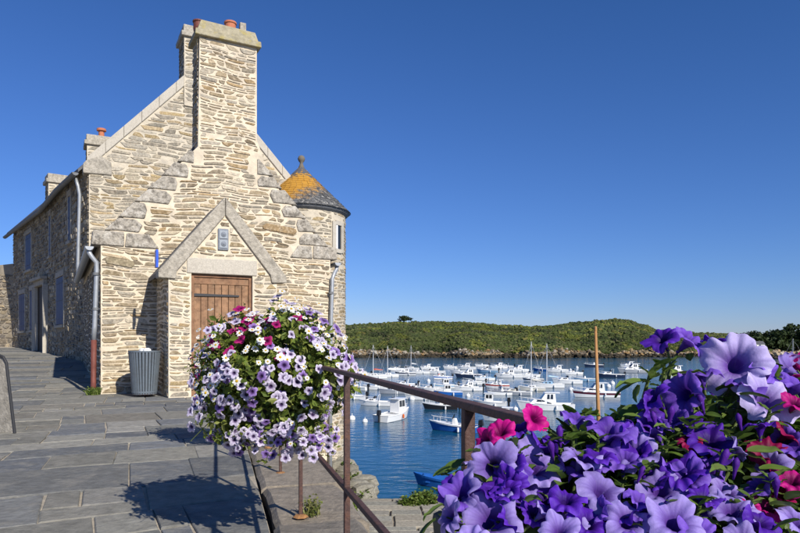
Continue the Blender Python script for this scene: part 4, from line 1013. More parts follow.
# ------------------------------------------------------------------ baskets of petunias and daisies on the railing
LAV = dict(c_edge=(.74,.69,.80), c_mid=(.64,.56,.74), c_throat=(.05,.018,.10), vein=.5)
small_pet = [petunia_mesh('small_petunia', .031, ruffle=.8, seed=i, deep=.5, seg=30, thr=.26, ramp_=.24, **LAV) for i in range(3)]+\
            [petunia_mesh('small_petunia', .030, (.40,.28,.58),(.30,.18,.50),(.04,.012,.08), .4, .8, 11, .5, 20)]
small_mag = [petunia_mesh('small_magenta_petunia', .030, (.45,.02,.17),(.38,.012,.14),(.10,.0,.05), .3, .9, 21, .5, 20)]
daisies = [daisy_mesh('daisy', .026, i) for i in range(3)]
def basket(label, c, ax, n_pet, n_dai, n_mag, n_leaf, seed, mag_dir):
    global rng, U
    r_ = random.Random(seed); c = Vector(c)
    t = thing('flower_basket', label, 'flower basket', c-Vector((0,0,ax[2])), 'flower baskets on the railing')
    MB().lathe(c+Vector((0,0,-.22)), [(.08,0),(.16,.06),(.20,.18),(.21,.26),(.19,.26),(.17,.1)], 20).build('bowl', M['pot'], t)
    MB().lathe(c+Vector((0,0,-.02)), [(.19,0),(.15,.04),(.02,.05)], 16).build('soil', M['soil'], t)
    rv = Vector((rx(c.y), c.y, .879))
    MB().tube([c+Vector((.15,0,.0)), Vector((rv.x-.03,rv.y,.90)), Vector((rv.x,rv.y,.905)), Vector((rv.x+.025,rv.y,.86))], .006, 6).build('hook', M['iron'], t)
    ax = Vector(ax)
    def surf(d):
        d = d.normalized(); b_ = .97+.13*math.sin(d.x*6+seed)*math.sin(d.z*5+1)+.09*math.sin(d.y*9+d.z*7+seed)+.07*math.sin(d.x*13+d.z*11+seed)
        x = d.x
        z = d.z*ax.z*b_
        if d.z < 0: z *= 1.0+.12*math.sin(d.x*7+seed*2)
        return c+Vector((d.x*ax.x*b_, d.y*ax.y*b_, z))
    def rdir(): 
        while True:
            d = Vector((r_.gauss(0,1), r_.gauss(0,1), r_.gauss(0,1))).normalized()
            if d.z > -.93: return d
    pts, nr_ = [], []
    for i in range(n_leaf):
        d = rdir(); f = r_.uniform(.45,1.0)**.6; p = c+(surf(d)-c)*f; pts.append(p); nr_.append(d+Vector((0,0,.5)))
    leaf_cloud('foliage', t, pts, nr_, .0205, BGREEN, seed)
    stm = MB()
    for i in range(60):
        d = rdir(); p = surf(d)*1.0; q = c+(p-c)*r_.uniform(1.0,1.12); stm.tube([c+Vector((0,0,.05)), (c+q)/2+Vector((0,0,.06)), q], [.003,.0025,.0015], 4, cap=False, col=(.10,.13,.04))
    stm.build('stems', M['foliage'], t, kind='stuff')
    k = 0
    while k < n_pet:
        d = rdir()
        if (d.z > .35 and r_.random() < .45) or (abs(d.x+.1) < .45 and d.y < -.4 and -.15 < d.z < .65 and r_.random() < .2): continue
        face = (d+Vector((.25,-.55,.28))*.75+Vector((r_.gauss(0,.28),r_.gauss(0,.28),r_.gauss(0,.28)))).normalized()
        place('petunia', small_pet[r_.randrange(4)], t, c+(surf(d)-c)*r_.uniform(.99,1.08), face, r_.uniform(.58,.92)); k += 1
    for i in range(n_dai):
        d = rdir()
        if d.z < -.25: d.z = -d.z
        face = (d+Vector((.25,-.5,.5))*.8+Vector((r_.gauss(0,.25),r_.gauss(0,.25),r_.gauss(0,.25)))).normalized()
        place('daisy', daisies[r_.randrange(3)], t, c+(surf(d)-c)*r_.uniform(1.02,1.15), face, r_.uniform(.5,.85))
    for i in range(n_mag):
        d = (Vector(mag_dir)+Vector((r_.gauss(0,.36),r_.gauss(0,.36),r_.gauss(0,.24)))).normalized()
        place('magenta_petunia', small_mag[0], t, c+(surf(d)-c)*r_.uniform(1.0,1.06), (d+Vector((.2,-.5,.3))).normalized(), r_.uniform(.7,1.05))
    # strands trailing below the bowl, flowering down their length
    trl = MB()
    for i in range(16):
        a = r_.uniform(-1.1,1.1)+(.35 if i % 3 else -.5); p = c+Vector((math.sin(a)*ax.x*.75, -math.cos(a)*ax.y*.6, -ax.z*.62)); L_ = r_.uniform(.05,.15)*(1.2 if a > 0 else .7)
        pts_ = [p+Vector((.03*math.sin(q*4+i), .02*math.cos(q*3+i), -L_*q)) for q in (0,.33,.66,1)]
        trl.tube(pts_, [.002,.002,.0016,.001], 4, cap=False, col=(.11,.15,.04))
        for q in range(14):
            m_ = p+Vector((r_.gauss(0,.025), r_.gauss(0,.025), -L_*r_.random())); e = Vector((r_.gauss(0,1),r_.gauss(0,1),r_.gauss(0,.6))).normalized()*.026; f_ = e.cross(Vector((r_.gauss(0,1),r_.gauss(0,1),1))).normalized()*.009
            trl.add([m_, m_+e*.5+f_, m_+e, m_+e*.5-f_], [(0,1,2,3)], BGREEN[r_.randrange(5)])
        for q in range(4):
            m_ = p+Vector((r_.gauss(0,.03), -.01+r_.gauss(0,.02), -L_*r_.uniform(.1,1)))
            place('petunia', small_pet[r_.randrange(4)], t, m_, Vector((r_.gauss(.1,.4),-.8,r_.gauss(.1,.3))).normalized(), r_.uniform(.55,.85))
    trl.build('trailing_strands', M['foliage'], t, kind='stuff')
    # loose sprigs that stick out of the mass, each tipped with a small daisy
    spr = MB()
    for i in range(34):
        d = Vector((r_.uniform(-1,.5), r_.uniform(-.7,.5), r_.uniform(-.55,.9))).normalized(); p = surf(d); q = c+(p-c)*r_.uniform(1.06,1.20)
        spr.tube([c+(p-c)*.8, p, q], [.002,.0016,.0012], 4, cap=False, col=(.13,.16,.05))
        for k in range(5):
            m_ = p.lerp(q, r_.uniform(.0,.95)); e = Vector((r_.gauss(0,1),r_.gauss(0,1),r_.gauss(0,1))).normalized()*.016; f_ = e.cross(d).normalized()*.005
            spr.add([m_, m_+e*.5+f_, m_+e, m_+e*.5-f_], [(0,1,2,3)], (.14,.18,.045))
        if i % 2 == 0: place('daisy', daisies[r_.randrange(3)], t, q, (d+Vector((.2,-.6,.5))).normalized(), r_.uniform(.4,.7))
    spr.build('sprigs', M['foliage'], t, kind='stuff')
    return t
b1 = at(277,379,3.05)
basket('large round basket of white-purple petunias and daisies nearest the camera', b1, (.355,.33,.335), 430, 190, 24, 8200, 3, (-.35,-.55,.75))
b2 = at(232,372,5.9)
basket('second petunia basket farther along the railing, half hidden behind the large one', b2, (.36,.33,.36), 150, 90, 18, 5200, 8, (-.2,-.7,.5))

# ------------------------------------------------------------------ foreground planter of big petunias
pl = thing('petunia_planter', 'planter overflowing with large lavender, violet and magenta petunias in the foreground', 'flower planter', (.22,.62,.52))
pc = Vector((.22,.66,.60))
mb = MB()
pdx = rd*(-1)
for s_, (h0, h1, w0, w1) in enumerate(((.50,.74,.075,.10),)):
    P = []
    for z, w in ((h0,w0),(h1,w1)):
        for a, b_ in ((-.36,-1),(.36,-1),(.36,1),(-.36,1)): q = pc+rd*a*1.0+rn*(b_*w); P.append((q.x+.02,q.y,z))
    mb.add(P, [(3,2,1,0),(0,1,5,4),(1,2,6,5),(2,3,7,6),(3,0,4,7),(4,5,6,7)])
bevel(mb.build('trough', M['pot'], pl), .01)
COLS = dict(
    lav=dict(c_edge=(.39,.31,.68), c_mid=(.30,.22,.60), c_throat=(.09,.03,.25), vein=.6),
    pale=dict(c_edge=(.55,.48,.77), c_mid=(.47,.39,.71), c_throat=(.14,.06,.34), vein=.65),
    vio=dict(c_edge=(.115,.030,.45), c_mid=(.085,.016,.36), c_throat=(.025,.004,.11), vein=.4),
    pur=dict(c_edge=(.22,.11,.58), c_mid=(.17,.075,.50), c_throat=(.06,.015,.22), vein=.5),
    mag=dict(c_edge=(.60,.012,.25), c_mid=(.50,.006,.20), c_throat=(.12,.0,.06), vein=.3),
    crim=dict(c_edge=(.30,.004,.075), c_mid=(.24,.003,.055), c_throat=(.05,.0,.02), vein=.3))
PET = {k: [petunia_mesh('big_petunia_'+k, 1.0, ruffle=U(1.2,2.2), seed=31+7*i+len(k), deep=.75, seg=90, droop=U(0,.6), **v) for i in range(6)] for k, v in COLS.items()}
BUD = bud_mesh('bud', 1.0, (.10,.02,.30))
LEAVES = [leaf_mesh('big_leaf', 1.0, U(.26,.36), i, c) for i, c in enumerate([(.13,.21,.03),(.10,.17,.025),(.17,.25,.05),(.08,.14,.022)])]
FL = [  # pixel x, y, radius, colour, facing (x right, y away, z up)
 (661,337,20,'vio',(-.5,-.35,.75)),(692,339,22,'pur',(.5,-.55,.55)),(716,341,17,'vio',(.2,.2,.9)),(735,363,38,'pale',(-.35,-.85,.30)),
 (772,372,23,'pur',(.7,-.4,.5)),(768,398,32,'pale',(.1,-.75,.6)),(652,396,21,'vio',(-.7,-.2,.6)),(682,393,27,'pur',(-.5,-.5,.3)),(797,402,17,'mag',(.2,-.6,.7)),
 (712,438,31,'vio',(.1,-.45,.85)),(635,450,28,'lav',(-.2,-.35,.85)),(577,416,21,'pur',(-.1,-.1,.95)),(612,428,30,'pur',(.1,-.35,.9)),(537,417,19,'mag',(.35,-.7,.4)),
 (500,430,20,'mag',(-.2,-.55,.75)),(484,440,18,'mag',(-.7,-.4,.4)),(519,428,17,'vio',(-.1,-.2,.95)),(493,468,32,'lav',(-.25,-.9,.15)),(463,490,25,'lav',(-.85,-.35,.3)),
 (536,464,36,'lav',(.15,-.6,.8)),(584,456,25,'lav',(.3,-.4,.85)),(625,458,23,'pur',(.1,-.3,.9)),(490,518,38,'lav',(-.2,-.75,.6)),(537,513,22,'vio',(.2,-.6,.7)),
 (604,490,30,'lav',(.2,-.6,.75)),(566,498,22,'vio',(-.1,-.4,.9)),(590,522,24,'vio',(.1,-.6,.7)),(628,520,28,'lav',(0,-.7,.7)),(680,470,27,'vio',(-.2,-.3,.9)),
 (770,450,25,'crim',(0,-.6,.7)),(793,478,24,'mag',(.1,-.3,.9)),(660,487,30,'lav',(-.1,-.5,.85)),(676,520,34,'lav',(.1,-.6,.75)),(733,508,30,'lav',(-.1,-.45,.88)),
 (762,520,24,'vio',(.3,-.5,.8)),(760,424,18,'vio',(0,.1,1)),(738,448,16,'lav',(.8,-.1,.4)),(790,432,20,'crim',(.4,-.4,.8)),(800,385,22,'pur',(.6,-.4,.7)),(556,440,18,'vio',(.1,0,1)),
 (745,330+55,20,'pur',(.2,-.2,.9)),(700,372,20,'pur',(-.2,.1,.95)),(600,455,20,'vio',(0,0,1)),(655,430,18,'pur',(-.3,0,.95)),(690,440,14,'crim',(0,-.4,.8)),
 (448,515,22,'lav',(-.8,-.3,.4)),(505,490,20,'vio',(-.3,-.4,.7)),(640,500,20,'pur',(.3,-.4,.8)),(705,495,20,'vio',(.2,-.2,.9)),(560,530,24,'lav',(-.1,-.6,.8)),(700,535,26,'pur',(0,-.5,.85)),(800,520,26,'lav',(.2,-.4,.9)),(745,540,26,'lav',(0,-.5,.9)),(470,545,28,'lav',(-.4,-.6,.6)),(640,545,26,'pur',(0,-.5,.9)),
]
def depth_at(px, py): return .86-.24*min(1.1,max(0,(py-330)/200))+.0*px
heads = []; stems = MB()
for px, py, r, ck, f in FL:
    Y = depth_at(px, py)+U(-.012,.012); p = at(px, py, Y); Rr = r*Y/F*.90
    f = (Vector(f)+Vector((U(-.12,.12),U(-.12,.12),U(-.1,.1)))).normalized()
    place('petunia', rng.choice(PET[ck]), pl, p, f, Rr)
    b0 = p-f*Rr*.95; heads.append((p, f, Rr))
    root = Vector((pc.x+.35*(p.x-pc.x), pc.y+.06+.4*(p.y-pc.y), .74))
    stems.tube([b0, b0-f*.012+Vector((0,0,-.012)), (b0*.6+root*.4), root], [.0016,.0022,.0028,.003], 6, cap=False, col=(.11,.15,.045))
# smaller blooms filling the gaps
k = 0
while k < 46:
    px = U(455,800); top = 470-115*min(1,(px-445)/385*1.5) if px < 690 else 375+(px-700)*.2
    py = U(top+22, 545); Y = depth_at(px,py)+U(.0,.03); p = at(px,py,Y)
    ck = rng.choice(['vio','vio','pur','pur','lav','vio'] if px < 730 else ['vio','crim','mag','pur','lav'])
    f = Vector((U(-.7,.7),U(-.8,.2),U(.2,.9))).normalized(); Rr = U(15,23)*Y/F
    place('petunia', rng.choice(PET[ck]), pl, p, f, Rr)
    stems.tube([p-f*Rr*.95, p-f*.04, Vector((pc.x+.4*(p.x-pc.x),pc.y+.06,.74))], .002, 5, cap=False, col=(.11,.15,.045)); k += 1
# far side of the mound, turned away from the camera
for i in range(34):
    px = U(470,850); a_ = (px-470)/380; top = 430-95*min(1,a_*1.35)
    Y = U(.90,1.08); p = at(px, top+U(25,75), Y); Rr = U(.026,.036); f = Vector((U(-.5,.5),U(.1,.9),U(.3,1))).normalized()
    place('petunia', rng.choice(PET[rng.choice(['lav','lav','vio','pur','mag'])]), pl, p, f, Rr)
    stems.tube([p-f*Rr*.9, p-f*.05, Vector((pc.x+.3*(p.x-pc.x),pc.y+.1,.74))], .0022, 5, cap=False, col=(.11,.15,.045))
for px, py, r in ((722,462,9),(735,470,8),(670,418,8),(655,422,7),(702,405,8),(560,438,8),(552,452,8),(740,424,7),(776,489,9),(640,476,7)):
    Y = depth_at(px,py)-.01; place('bud', BUD, pl, at(px,py,Y), (U(-.4,.4),U(-.4,.1),1), r*Y/F*2.0)
# leaves: the clear ones singly, the mass beneath as one
LV = [(647,382,24,(-.9,-.2,.15)),(672,376,22,(.8,-.2,.35)),(640,385,16,(-.5,-.5,-.4)),(690,398,18,(.7,-.4,.2)),(740,395,18,(.8,-.3,.2)),(672,430,18,(-.6,-.4,.4)),(735,440,20,(.3,-.5,.7)),(748,452,22,(.8,-.4,.3)),(728,470,22,(-.6,-.5,.3)),(760,470,20,(.7,-.3,.3)),(715,425,16,(-.6,-.5,.3)),(655,372,16,(.3,-.4,.7)),(680,420,18,(.6,-.5,.3)),(640,418,14,(-.7,-.3,.4)),(545,445,16,(.4,-.5,.6)),(565,440,16,(.7,-.4,.5)),(576,436,14,(-.2,-.4,.8)),(660,448,20,(.6,-.6,.2)),(650,462,18,(-.4,-.7,.2)),(772,482,20,(-.5,-.6,.4)),(786,500,20,(.3,-.6,.6)),(745,480,18,(.2,-.7,.5)),(690,500,18,(.5,-.6,.5)),(675,505,16,(-.5,-.5,.6)),(640,470,16,(.3,-.6,.5)),(770,505,18,(.6,-.5,.3)),(560,470,16,(-.5,-.6,.3)),(515,448,16,(-.3,-.5,.7)),(525,500,16,(.3,-.7,.4)),(775,530,20,(.2,-.5,.7)),(795,540,20,(-.3,-.5,.7)),(480,452,14,(-.7,-.4,.3)),(443,505,18,(-.8,-.3,-.2)),(436,520,20,(-.7,-.3,-.3))]
def put_leaf(p, d, L_):
    d = Vector(d).normalized(); o = link('leaf', rng.choice(LEAVES), pl, p-wloc(pl)); o.rotation_mode = 'QUATERNION'
    o.rotation_quaternion = d.to_track_quat('X','Z') @ Euler((U(-.6,.6),0,0)).to_quaternion(); o.scale = (L_,L_,L_)
for px, py, L_, d in LV:
    Y = depth_at(px,py)-.004; put_leaf(at(px,py,Y), d, L_*Y/F*1.35)
for i in range(215):
    px = U(445,830); a_ = (px-445)/385; top = 470-115*min(1,a_*1.5) if px < 700 else 352+(px-700)*.22
    py = U(top, 545); Y = depth_at(px,py)+U(.02,.07); p = at(px,py,Y)
    put_leaf(p, (U(-1,1),U(-.9,.3),U(-.2,.9)), U(.018,.034))
pts, nr_ = [], []
for i in range(4200):
    px = U(450,850); a_ = (px-450)/400; top = 485-110*min(1,a_*1.6) if px < 700 else 372+(px-700)*.2
    py = top+(570-top)*rng.random()**.8; Y = depth_at(px,py)+.05+rng.random()**1.2*.26; pts.append(at(px,py,Y)); nr_.append(Vector((U(-.3,.3),U(-.6,.4),.8)))
# leafy shoot tips between the blooms
for px, py, n_, L_ in ((737,441,9,22),(722,455,6,18),(772,478,9,20),(690,425,7,17),(668,440,7,17),(560,437,8,17),(573,440,6,15),(650,373,6,17),(700,505,7,17),(752,497,7,18),(790,545,8,20),(640,468,6,15),(520,452,5,14),(706,402,6,16),(664,366,5,18),(770,410,6,15),(598,440,5,14)):
    Y = depth_at(px,py)-.008; c_ = at(px,py,Y)
    for i in range(n_):
        a_ = i*2.4; put_leaf(c_+Vector((0,0,-.003*i)), (math.cos(a_)*.75,-.35+math.sin(a_)*.5,.85-.14*i), L_*Y/F*U(.6,1.15))
    stems.tube([c_, c_+Vector((U(-.004,.004),.01,-.03)), Vector((pc.x+.5*(c_.x-pc.x), pc.y+.06, .74))], [.0018,.0025,.003], 6, cap=False, col=(.12,.17,.045))
leaf_cloud('foliage', pl, pts, nr_, .017, GREENS, 5)
stems.build('stems', M['leaf'], pl, kind='stuff', smooth=True)

# ------------------------------------------------------------------ weeds
def tuft(name, label, c, rad, h, n_, seed, cols=GREENS, lw=.012, leafy=False, kind=None):
    r_ = np.random.RandomState(seed); V = []; Cc = []
    for i in range(n_):
        a = r_.uniform(0,6.28); rr = rad*r_.random()**.5; p = Vector(c)+Vector((math.cos(a)*rr*1.0, math.sin(a)*rr, 0)); hh = h*r_.uniform(.45,1.1)
        ln_ = Vector((r_.normal()*.35, r_.normal()*.35, 1)).normalized()*hh; w = Vector((r_.normal(), r_.normal(), .1)).normalized()*lw*r_.uniform(.7,1.4); b_ = Vector((r_.normal(),r_.normal(),-.4))*hh*.18
        V.append([p-w, p+w, p+ln_*.6+w*.7, p+ln_*.6-w*.7]); V.append([p+ln_*.6-w*.7, p+ln_*.6+w*.7, p+ln_+b_+w*.1, p+ln_+b_-w*.1])
        k = np.array(cols[r_.randint(len(cols))])*r_.uniform(.7,1.3); Cc += [k,k]
        if leafy:
            for q in range(3):
                m_ = p+ln_*r_.uniform(.25,1.0); d = Vector((r_.normal(),r_.normal(),r_.normal()*.5)).normalized()*h*.16; s_ = d.cross(Vector((r_.normal(),r_.normal(),1))).normalized()*h*.07
                V.append([m_, m_+d*.5-s_, m_+d, m_+d*.5+s_]); Cc.append(k)
    off = Vector(c); V = np.array([[tuple(x-off) for x in q] for q in V])
    o = link(name, quads_mesh(name, M['foliage'], V, np.array(Cc)), None, off)
    return tag(o, label, 'plant' if not kind else None, None, kind)
WG = [(.10,.16,.025),(.13,.19,.03),(.16,.20,.05),(.08,.13,.02)]
q = cw(-.13,-.10,0); tuft('weed', 'green weed tuft at the foot of the brown downpipe', q, .12, .16, 110, 2, WG, .010, True)
q = rp(3.62,.0)+Vector((.07,.03,0)); tuft('weed', 'small yellowish weed growing beside a railing post on the ledge', q, .05, .11, 60, 3, [(.2,.2,.06),(.14,.17,.04)], .003, True)
q = lp(2.15,.40,0); tuft('weed', 'dry weed on the ledge at the foot of the nearest post', q, .1, .09, 70, 5, [(.22,.18,.10),(.14,.15,.05)], .003, True)
# weeds along the slip edge and growing from its left bank: an uncountable mass
V = MB()
def weed_mass(name, spots, seed):
    r_ = np.random.RandomState(seed); pts, nn = [], []; Vq, Cq = [], []
    for (x, y, z, rad, h, n_) in spots:
        for i in range(n_):
            a = r_.uniform(0,6.28); rr = rad*r_.random()**.5; p = Vector((x+math.cos(a)*rr, y+math.sin(a)*rr*.6, z)); hh = h*r_.uniform(.3,1.1)*(1-.5*(rr/rad)**2)
            ln_ = Vector((r_.normal()*.3, r_.normal()*.3, 1)).normalized()*hh; w = Vector((r_.normal(), r_.normal(), 0)).normalized()*.012
            k = np.array(WG[r_.randint(4)])*r_.uniform(.7,1.35)
            Vq.append([p-w, p+w, p+ln_+w*.1, p+ln_-w*.1]); Cq.append(k)
            for q in range(4):
                m_ = p+ln_*r_.uniform(.2,1.0); d = Vector((r_.normal(),r_.normal(),r_.normal()*.5+.2)).normalized()*.085; s_ = d.cross(Vector((r_.normal(),r_.normal(),1))).normalized()*.032
                Vq.append([m_, m_+d*.5-s_, m_+d, m_+d*.5+s_]); Cq.append(k*r_.uniform(.8,1.2))
    o = link(name, quads_mesh(name, M['foliage'], np.array([[tuple(x) for x in q] for q in Vq]), np.array(Cq)), None); o['kind'] = 'stuff'; return o
sp_ = [(U(.0,2.4),U(16.2,16.85),qz+.03,.34,U(.25,.62),130) for _ in range(13)]+[(U(1.2,2.6),U(13.8,16.4),qz+.03,.36,U(.3,.6),130) for _ in range(14)]
sp_ += [(-.95+U(-.25,.1)-.22*t_,17.0+t_*1.0+U(-.1,.1),qz+.02,.22,U(.12,.35),70) for t_ in (0,.6,1.3,2,2.9,3.8,4.6)]
sp_ += [(-1.2+U(-.3,.2),U(13.2,16.6),qz+.02,.2,U(.1,.25),50) for _ in range(8)]
weed_mass('weeds', sp_, 4)
# ------------------------------------------------------------------ boats
def paint(name, c, rough=.3, **k): return mat(name, c, rough, spec=.5, **k)
BP = dict(white=M['white'], cream=paint('cream_gelcoat',(.66,.63,.54)), navy=paint('navy_gelcoat',(.015,.025,.06)), blue=paint('blue_gelcoat',(.02,.12,.42)),
          lblue=paint('light_blue_gelcoat',(.25,.42,.58)), maroon=paint('maroon_gelcoat',(.10,.012,.025)), grey=paint('grey_gelcoat',(.30,.32,.35)), black=paint('black_gelcoat',(.02,.02,.022)),
          red=paint('red_paint',(.45,.05,.02)), orange=paint('orange_plastic',(.65,.13,.02)), cover=paint('blue_canvas',(.02,.06,.35),.8), wood=paint('varnished_wood',(.22,.10,.035),.4),
          glass=M['glass'], alu=paint('mast_alloy',(.62,.62,.62),.35), motor=paint('black_motor',(.018,.018,.02)), deck=paint('pale_deck',(.55,.54,.50),.6), mast=mat('spruce_mast',(.40,.205,.075),.5,noise=(3,.15)),
          bottom=paint('antifoul',(.05,.03,.035),.8))
def hull_pts(L, B, fb, rise, k):
    """section k in 0..1 from stern to bow: half beam, sheer height, keel"""
    t = k; hb = B/2*(.86+.14*math.sin(math.pi*min(1,t*1.25+.15)))*(1-max(0,(t-.45)/.55)**2.3); sh = fb+rise*max(0,t-.25)**2/.5625; return max(hb,.015), sh
def loft(mb, L, B, rows, stations=12, rake=.09):
    """rows: list of (beam factor, height function(sheer)->z); builds both sides"""
    n_ = len(rows)
    for sgn in (1,-1):
        vs = []
        for i in range(stations+1):
            k = i/stations; hb, sh = hull_pts(L, B, rows.fb, rows.rise, k) if hasattr(rows,'fb') else (0,0)
        return
def boat(d):
    L, B, fb, rise = d['L'], d.get('B', d['L']*.34), d.get('fb', .12*d['L']*.9), d.get('rise', d['L']*.055)
    t = thing(d['name'], d['label'], 'boat', d['loc'], 'boats moored in the harbour', rz=d['head'])
    ST = 14
    def sec(i):
        k = i/ST; hb, sh = hull_pts(L,B,fb,rise,k); x = -L/2+L*k; return x, hb, sh, k
    def band(f0, z0, f1, z1, name, m_, inset=0):
        mb = MB()
        for sgn in (1,-1):
            vs = []
            for i in range(ST+1):
                x, hb, sh, k = sec(i); rk = .10*L*k**4
                for f, z in ((f0,z0),(f1,z1)):
                    zz = z(sh); vs.append((x+rk*(zz/(sh+.001))*.8, sgn*(hb*(f+(1-f)*0)+inset), zz))
            fs = [(2*i,2*i+2,2*i+3,2*i+1) if sgn < 0 else (2*i+1,2*i+3,2*i+2,2*i) for i in range(ST)]
            mb.add(vs, fs)
        x, hb, sh, k = sec(0); mb.add([(x,hb*f0+inset,z0(sh)),(x,-hb*f0-inset,z0(sh)),(x,-hb*f1-inset,z1(sh)),(x,hb*f1+inset,z1(sh))], [(0,1,2,3)])
        return mb.build(name, m_, None) if False else mb
    def put(mb, name, m_, par=None, smooth=False):
        return link(name, mb.mesh(name, m_, smooth=smooth), par or t)
    # hull: bottom, topsides; stripe and gunwale as bands of their own
    hull = band(.55, lambda s: -.28, .86, lambda s: .02, '', None); up = band(.86, lambda s: .02, 1.0, lambda s: s, '', None)
    bt = put(hull, 'bottom', BP['bottom']); h = put(up, 'hull', BP[d.get('hull','white')])
    if d.get('stripe'): put(band(.945, lambda s: s*.52, .99, lambda s: s*.84, '', None, .012), 'stripe', BP[d['stripe']], h)
    put(band(1.0, lambda s: s-.05, 1.0, lambda s: s+.035, '', None, .02), 'gunwale', BP[d.get('rail','white')], h)
    # fore deck and cockpit sole
    x0 = d.get('deck', .45); mb = MB(); vs = []; i0 = int(x0*ST)
    for i in range(i0, ST+1):
        x, hb, sh, k = sec(i); rk = .08*L*k**4; vs += [(x+rk,hb*.97,sh-.01),(x+rk,0,sh+.05),(x+rk,-hb*.97,sh-.01)]
    m_ = ST+1-i0; mb.add(vs, [(3*i+j,3*i+j+1,3*i+j+4,3*i+j+3) for i in range(m_-1) for j in (0,1)])
    x, hb, sh, k = sec(i0); mb.add([(x,hb*.97,sh-.01),(x,-hb*.97,sh-.01),(x,-hb*.9,.12),(x,hb*.9,.12)], [(0,1,2,3)])
    put(mb, 'foredeck', BP[d.get('deckc','white')], h)
    mb = MB(); vs = []
    for i in range(0, i0+1): x, hb, sh, k = sec(i); vs += [(x,hb*.88,.14),(x,-hb*.88,.14)]
    mb.add(vs, [(2*i,2*i+1,2*i+3,2*i+2) for i in range(i0)]); put(mb, 'cockpit_sole', BP['deck'], h)
    def house(prof, w0, w1, name, m_, par=None):
        mb = MB(); n_ = len(prof); zm = max(p[1] for p in prof); zl = min(p[1] for p in prof)
        vs = []
        for s_ in (1,-1):
            for x, z in prof:
                f = (z-zl)/(zm-zl); vs.append((x, s_*(w0*(1-f)+w1*f), z))
        mb.add(vs, [tuple(range(n_)), tuple(range(2*n_-1,n_-1,-1))]+[(i,i+n_,(i+1)%n_+n_,(i+1)%n_) for i in range(n_)])
        return bevel(put(mb, name, m_, par), .03)
    def side_win(xa, xb, za, zb, wf, par, rk=0, name='window'):
        for s_ in (1,-1):
            w0, w1 = wf(za)+.008, wf(zb)+.008
            mb = MB().add([(xa,s_*w0,za),(xb,s_*w0,za),(xb-rk,s_*w1,zb),(xa,s_*w1,zb),(xa,s_*(w0-.03),za),(xb,s_*(w0-.03),za),(xb-rk,s_*(w1-.03),zb),(xa,s_*(w1-.03),zb)], [(0,1,2,3),(4,7,6,5),(0,4,5,1),(1,5,6,2),(2,6,7,3),(3,7,4,0)])
            put(mb, name, BP['glass'], par)
    def lin(w0, w1, zl, zm): return lambda z: w0+(w1-w0)*(z-zl)/(zm-zl)
    k = d['type']; wh = BP[d.get('cab','white')]
    if k in ('cruiser','cuddy'):
        # low trunk cabin forward, raked windscreen, hardtop or open cockpit
        xa, xb = L*.02, L*.36; zl = fb*.95; zm = fb+L*.085
        c = house([(xa,zl),(xb,zl+.05),(xb-L*.10,zm),(xa,zm+.03)], B*.36, B*.30, 'cabin', wh)
        side_win(xa+.12*L*.3, xb-L*.14, zl+.55*(zm-zl), zm-.03, lin(B*.36,B*.30,zl,zm), c, .12)
        if k == 'cruiser':
            zt = zm+L*.105; xc, xd = -L*.16, L*.13
            hs_ = house([(xc,zl),(xd,zm-.02),(xd-L*.085,zt),(xc+L*.02,zt)], B*.36, B*.28, 'wheelhouse', wh)
            n_w = 2
            for q in range(n_w):
                a_ = xc+.06*L+(xd-L*.10-xc-.06*L)*q/n_w; b_ = xc+.06*L+(xd-L*.10-xc-.06*L)*(q+1)/n_w-.06
                side_win(a_, b_, zm+.02, zt-.09, lin(B*.36,B*.28,zl,zt), hs_, .05)
            mb = MB().add([(xd-.01+.012,B*.27,zm+.03),(xd-.01+.012,-B*.27,zm+.03),(xd-L*.085+.045,-B*.24,zt-.05),(xd-L*.085+.045,B*.24,zt-.05),(xd-.07,B*.27,zm+.03),(xd-.07,-B*.27,zm+.03),(xd-L*.085-.04,-B*.24,zt-.05),(xd-L*.085-.04,B*.24,zt-.05)], [(0,1,2,3),(4,7,6,5),(0,4,5,1),(2,6,7,3)])
            put(mb, 'windscreen', BP['glass'], hs_)
            house([(xc-L*.07,zt+.01),(xd-L*.06,zt+.01),(xd-L*.075,zt+.07),(xc-L*.07,zt+.07)], B*.33, B*.31, 'hardtop', wh, hs_)
        else:
            mb = MB()
            for s_ in (1,-1): mb.add([(xa-.03,s_*B*.33,zm),(xa+L*.08,s_*B*.20,zm),(xa+L*.02,s_*B*.19,zm+L*.075),(xa-.08,s_*B*.31,zm+L*.06)], [(0,1,2,3)])
            mb.add([(xa+L*.08,B*.20,zm),(xa+L*.08,-B*.20,zm),(xa+L*.02,-B*.19,zm+L*.075),(xa+L*.02,B*.19,zm+L*.075)], [(0,1,2,3)]); put(mb, 'windscreen', BP['glass'], c)
            put(MB().tube([(xa-.3,B*.36,fb),(xa-.42,B*.34,zm+L*.11),(xa-.42,-B*.34,zm+L*.11),(xa-.3,-B*.36,fb)], .03, 6), 'radar_arch', wh, t)
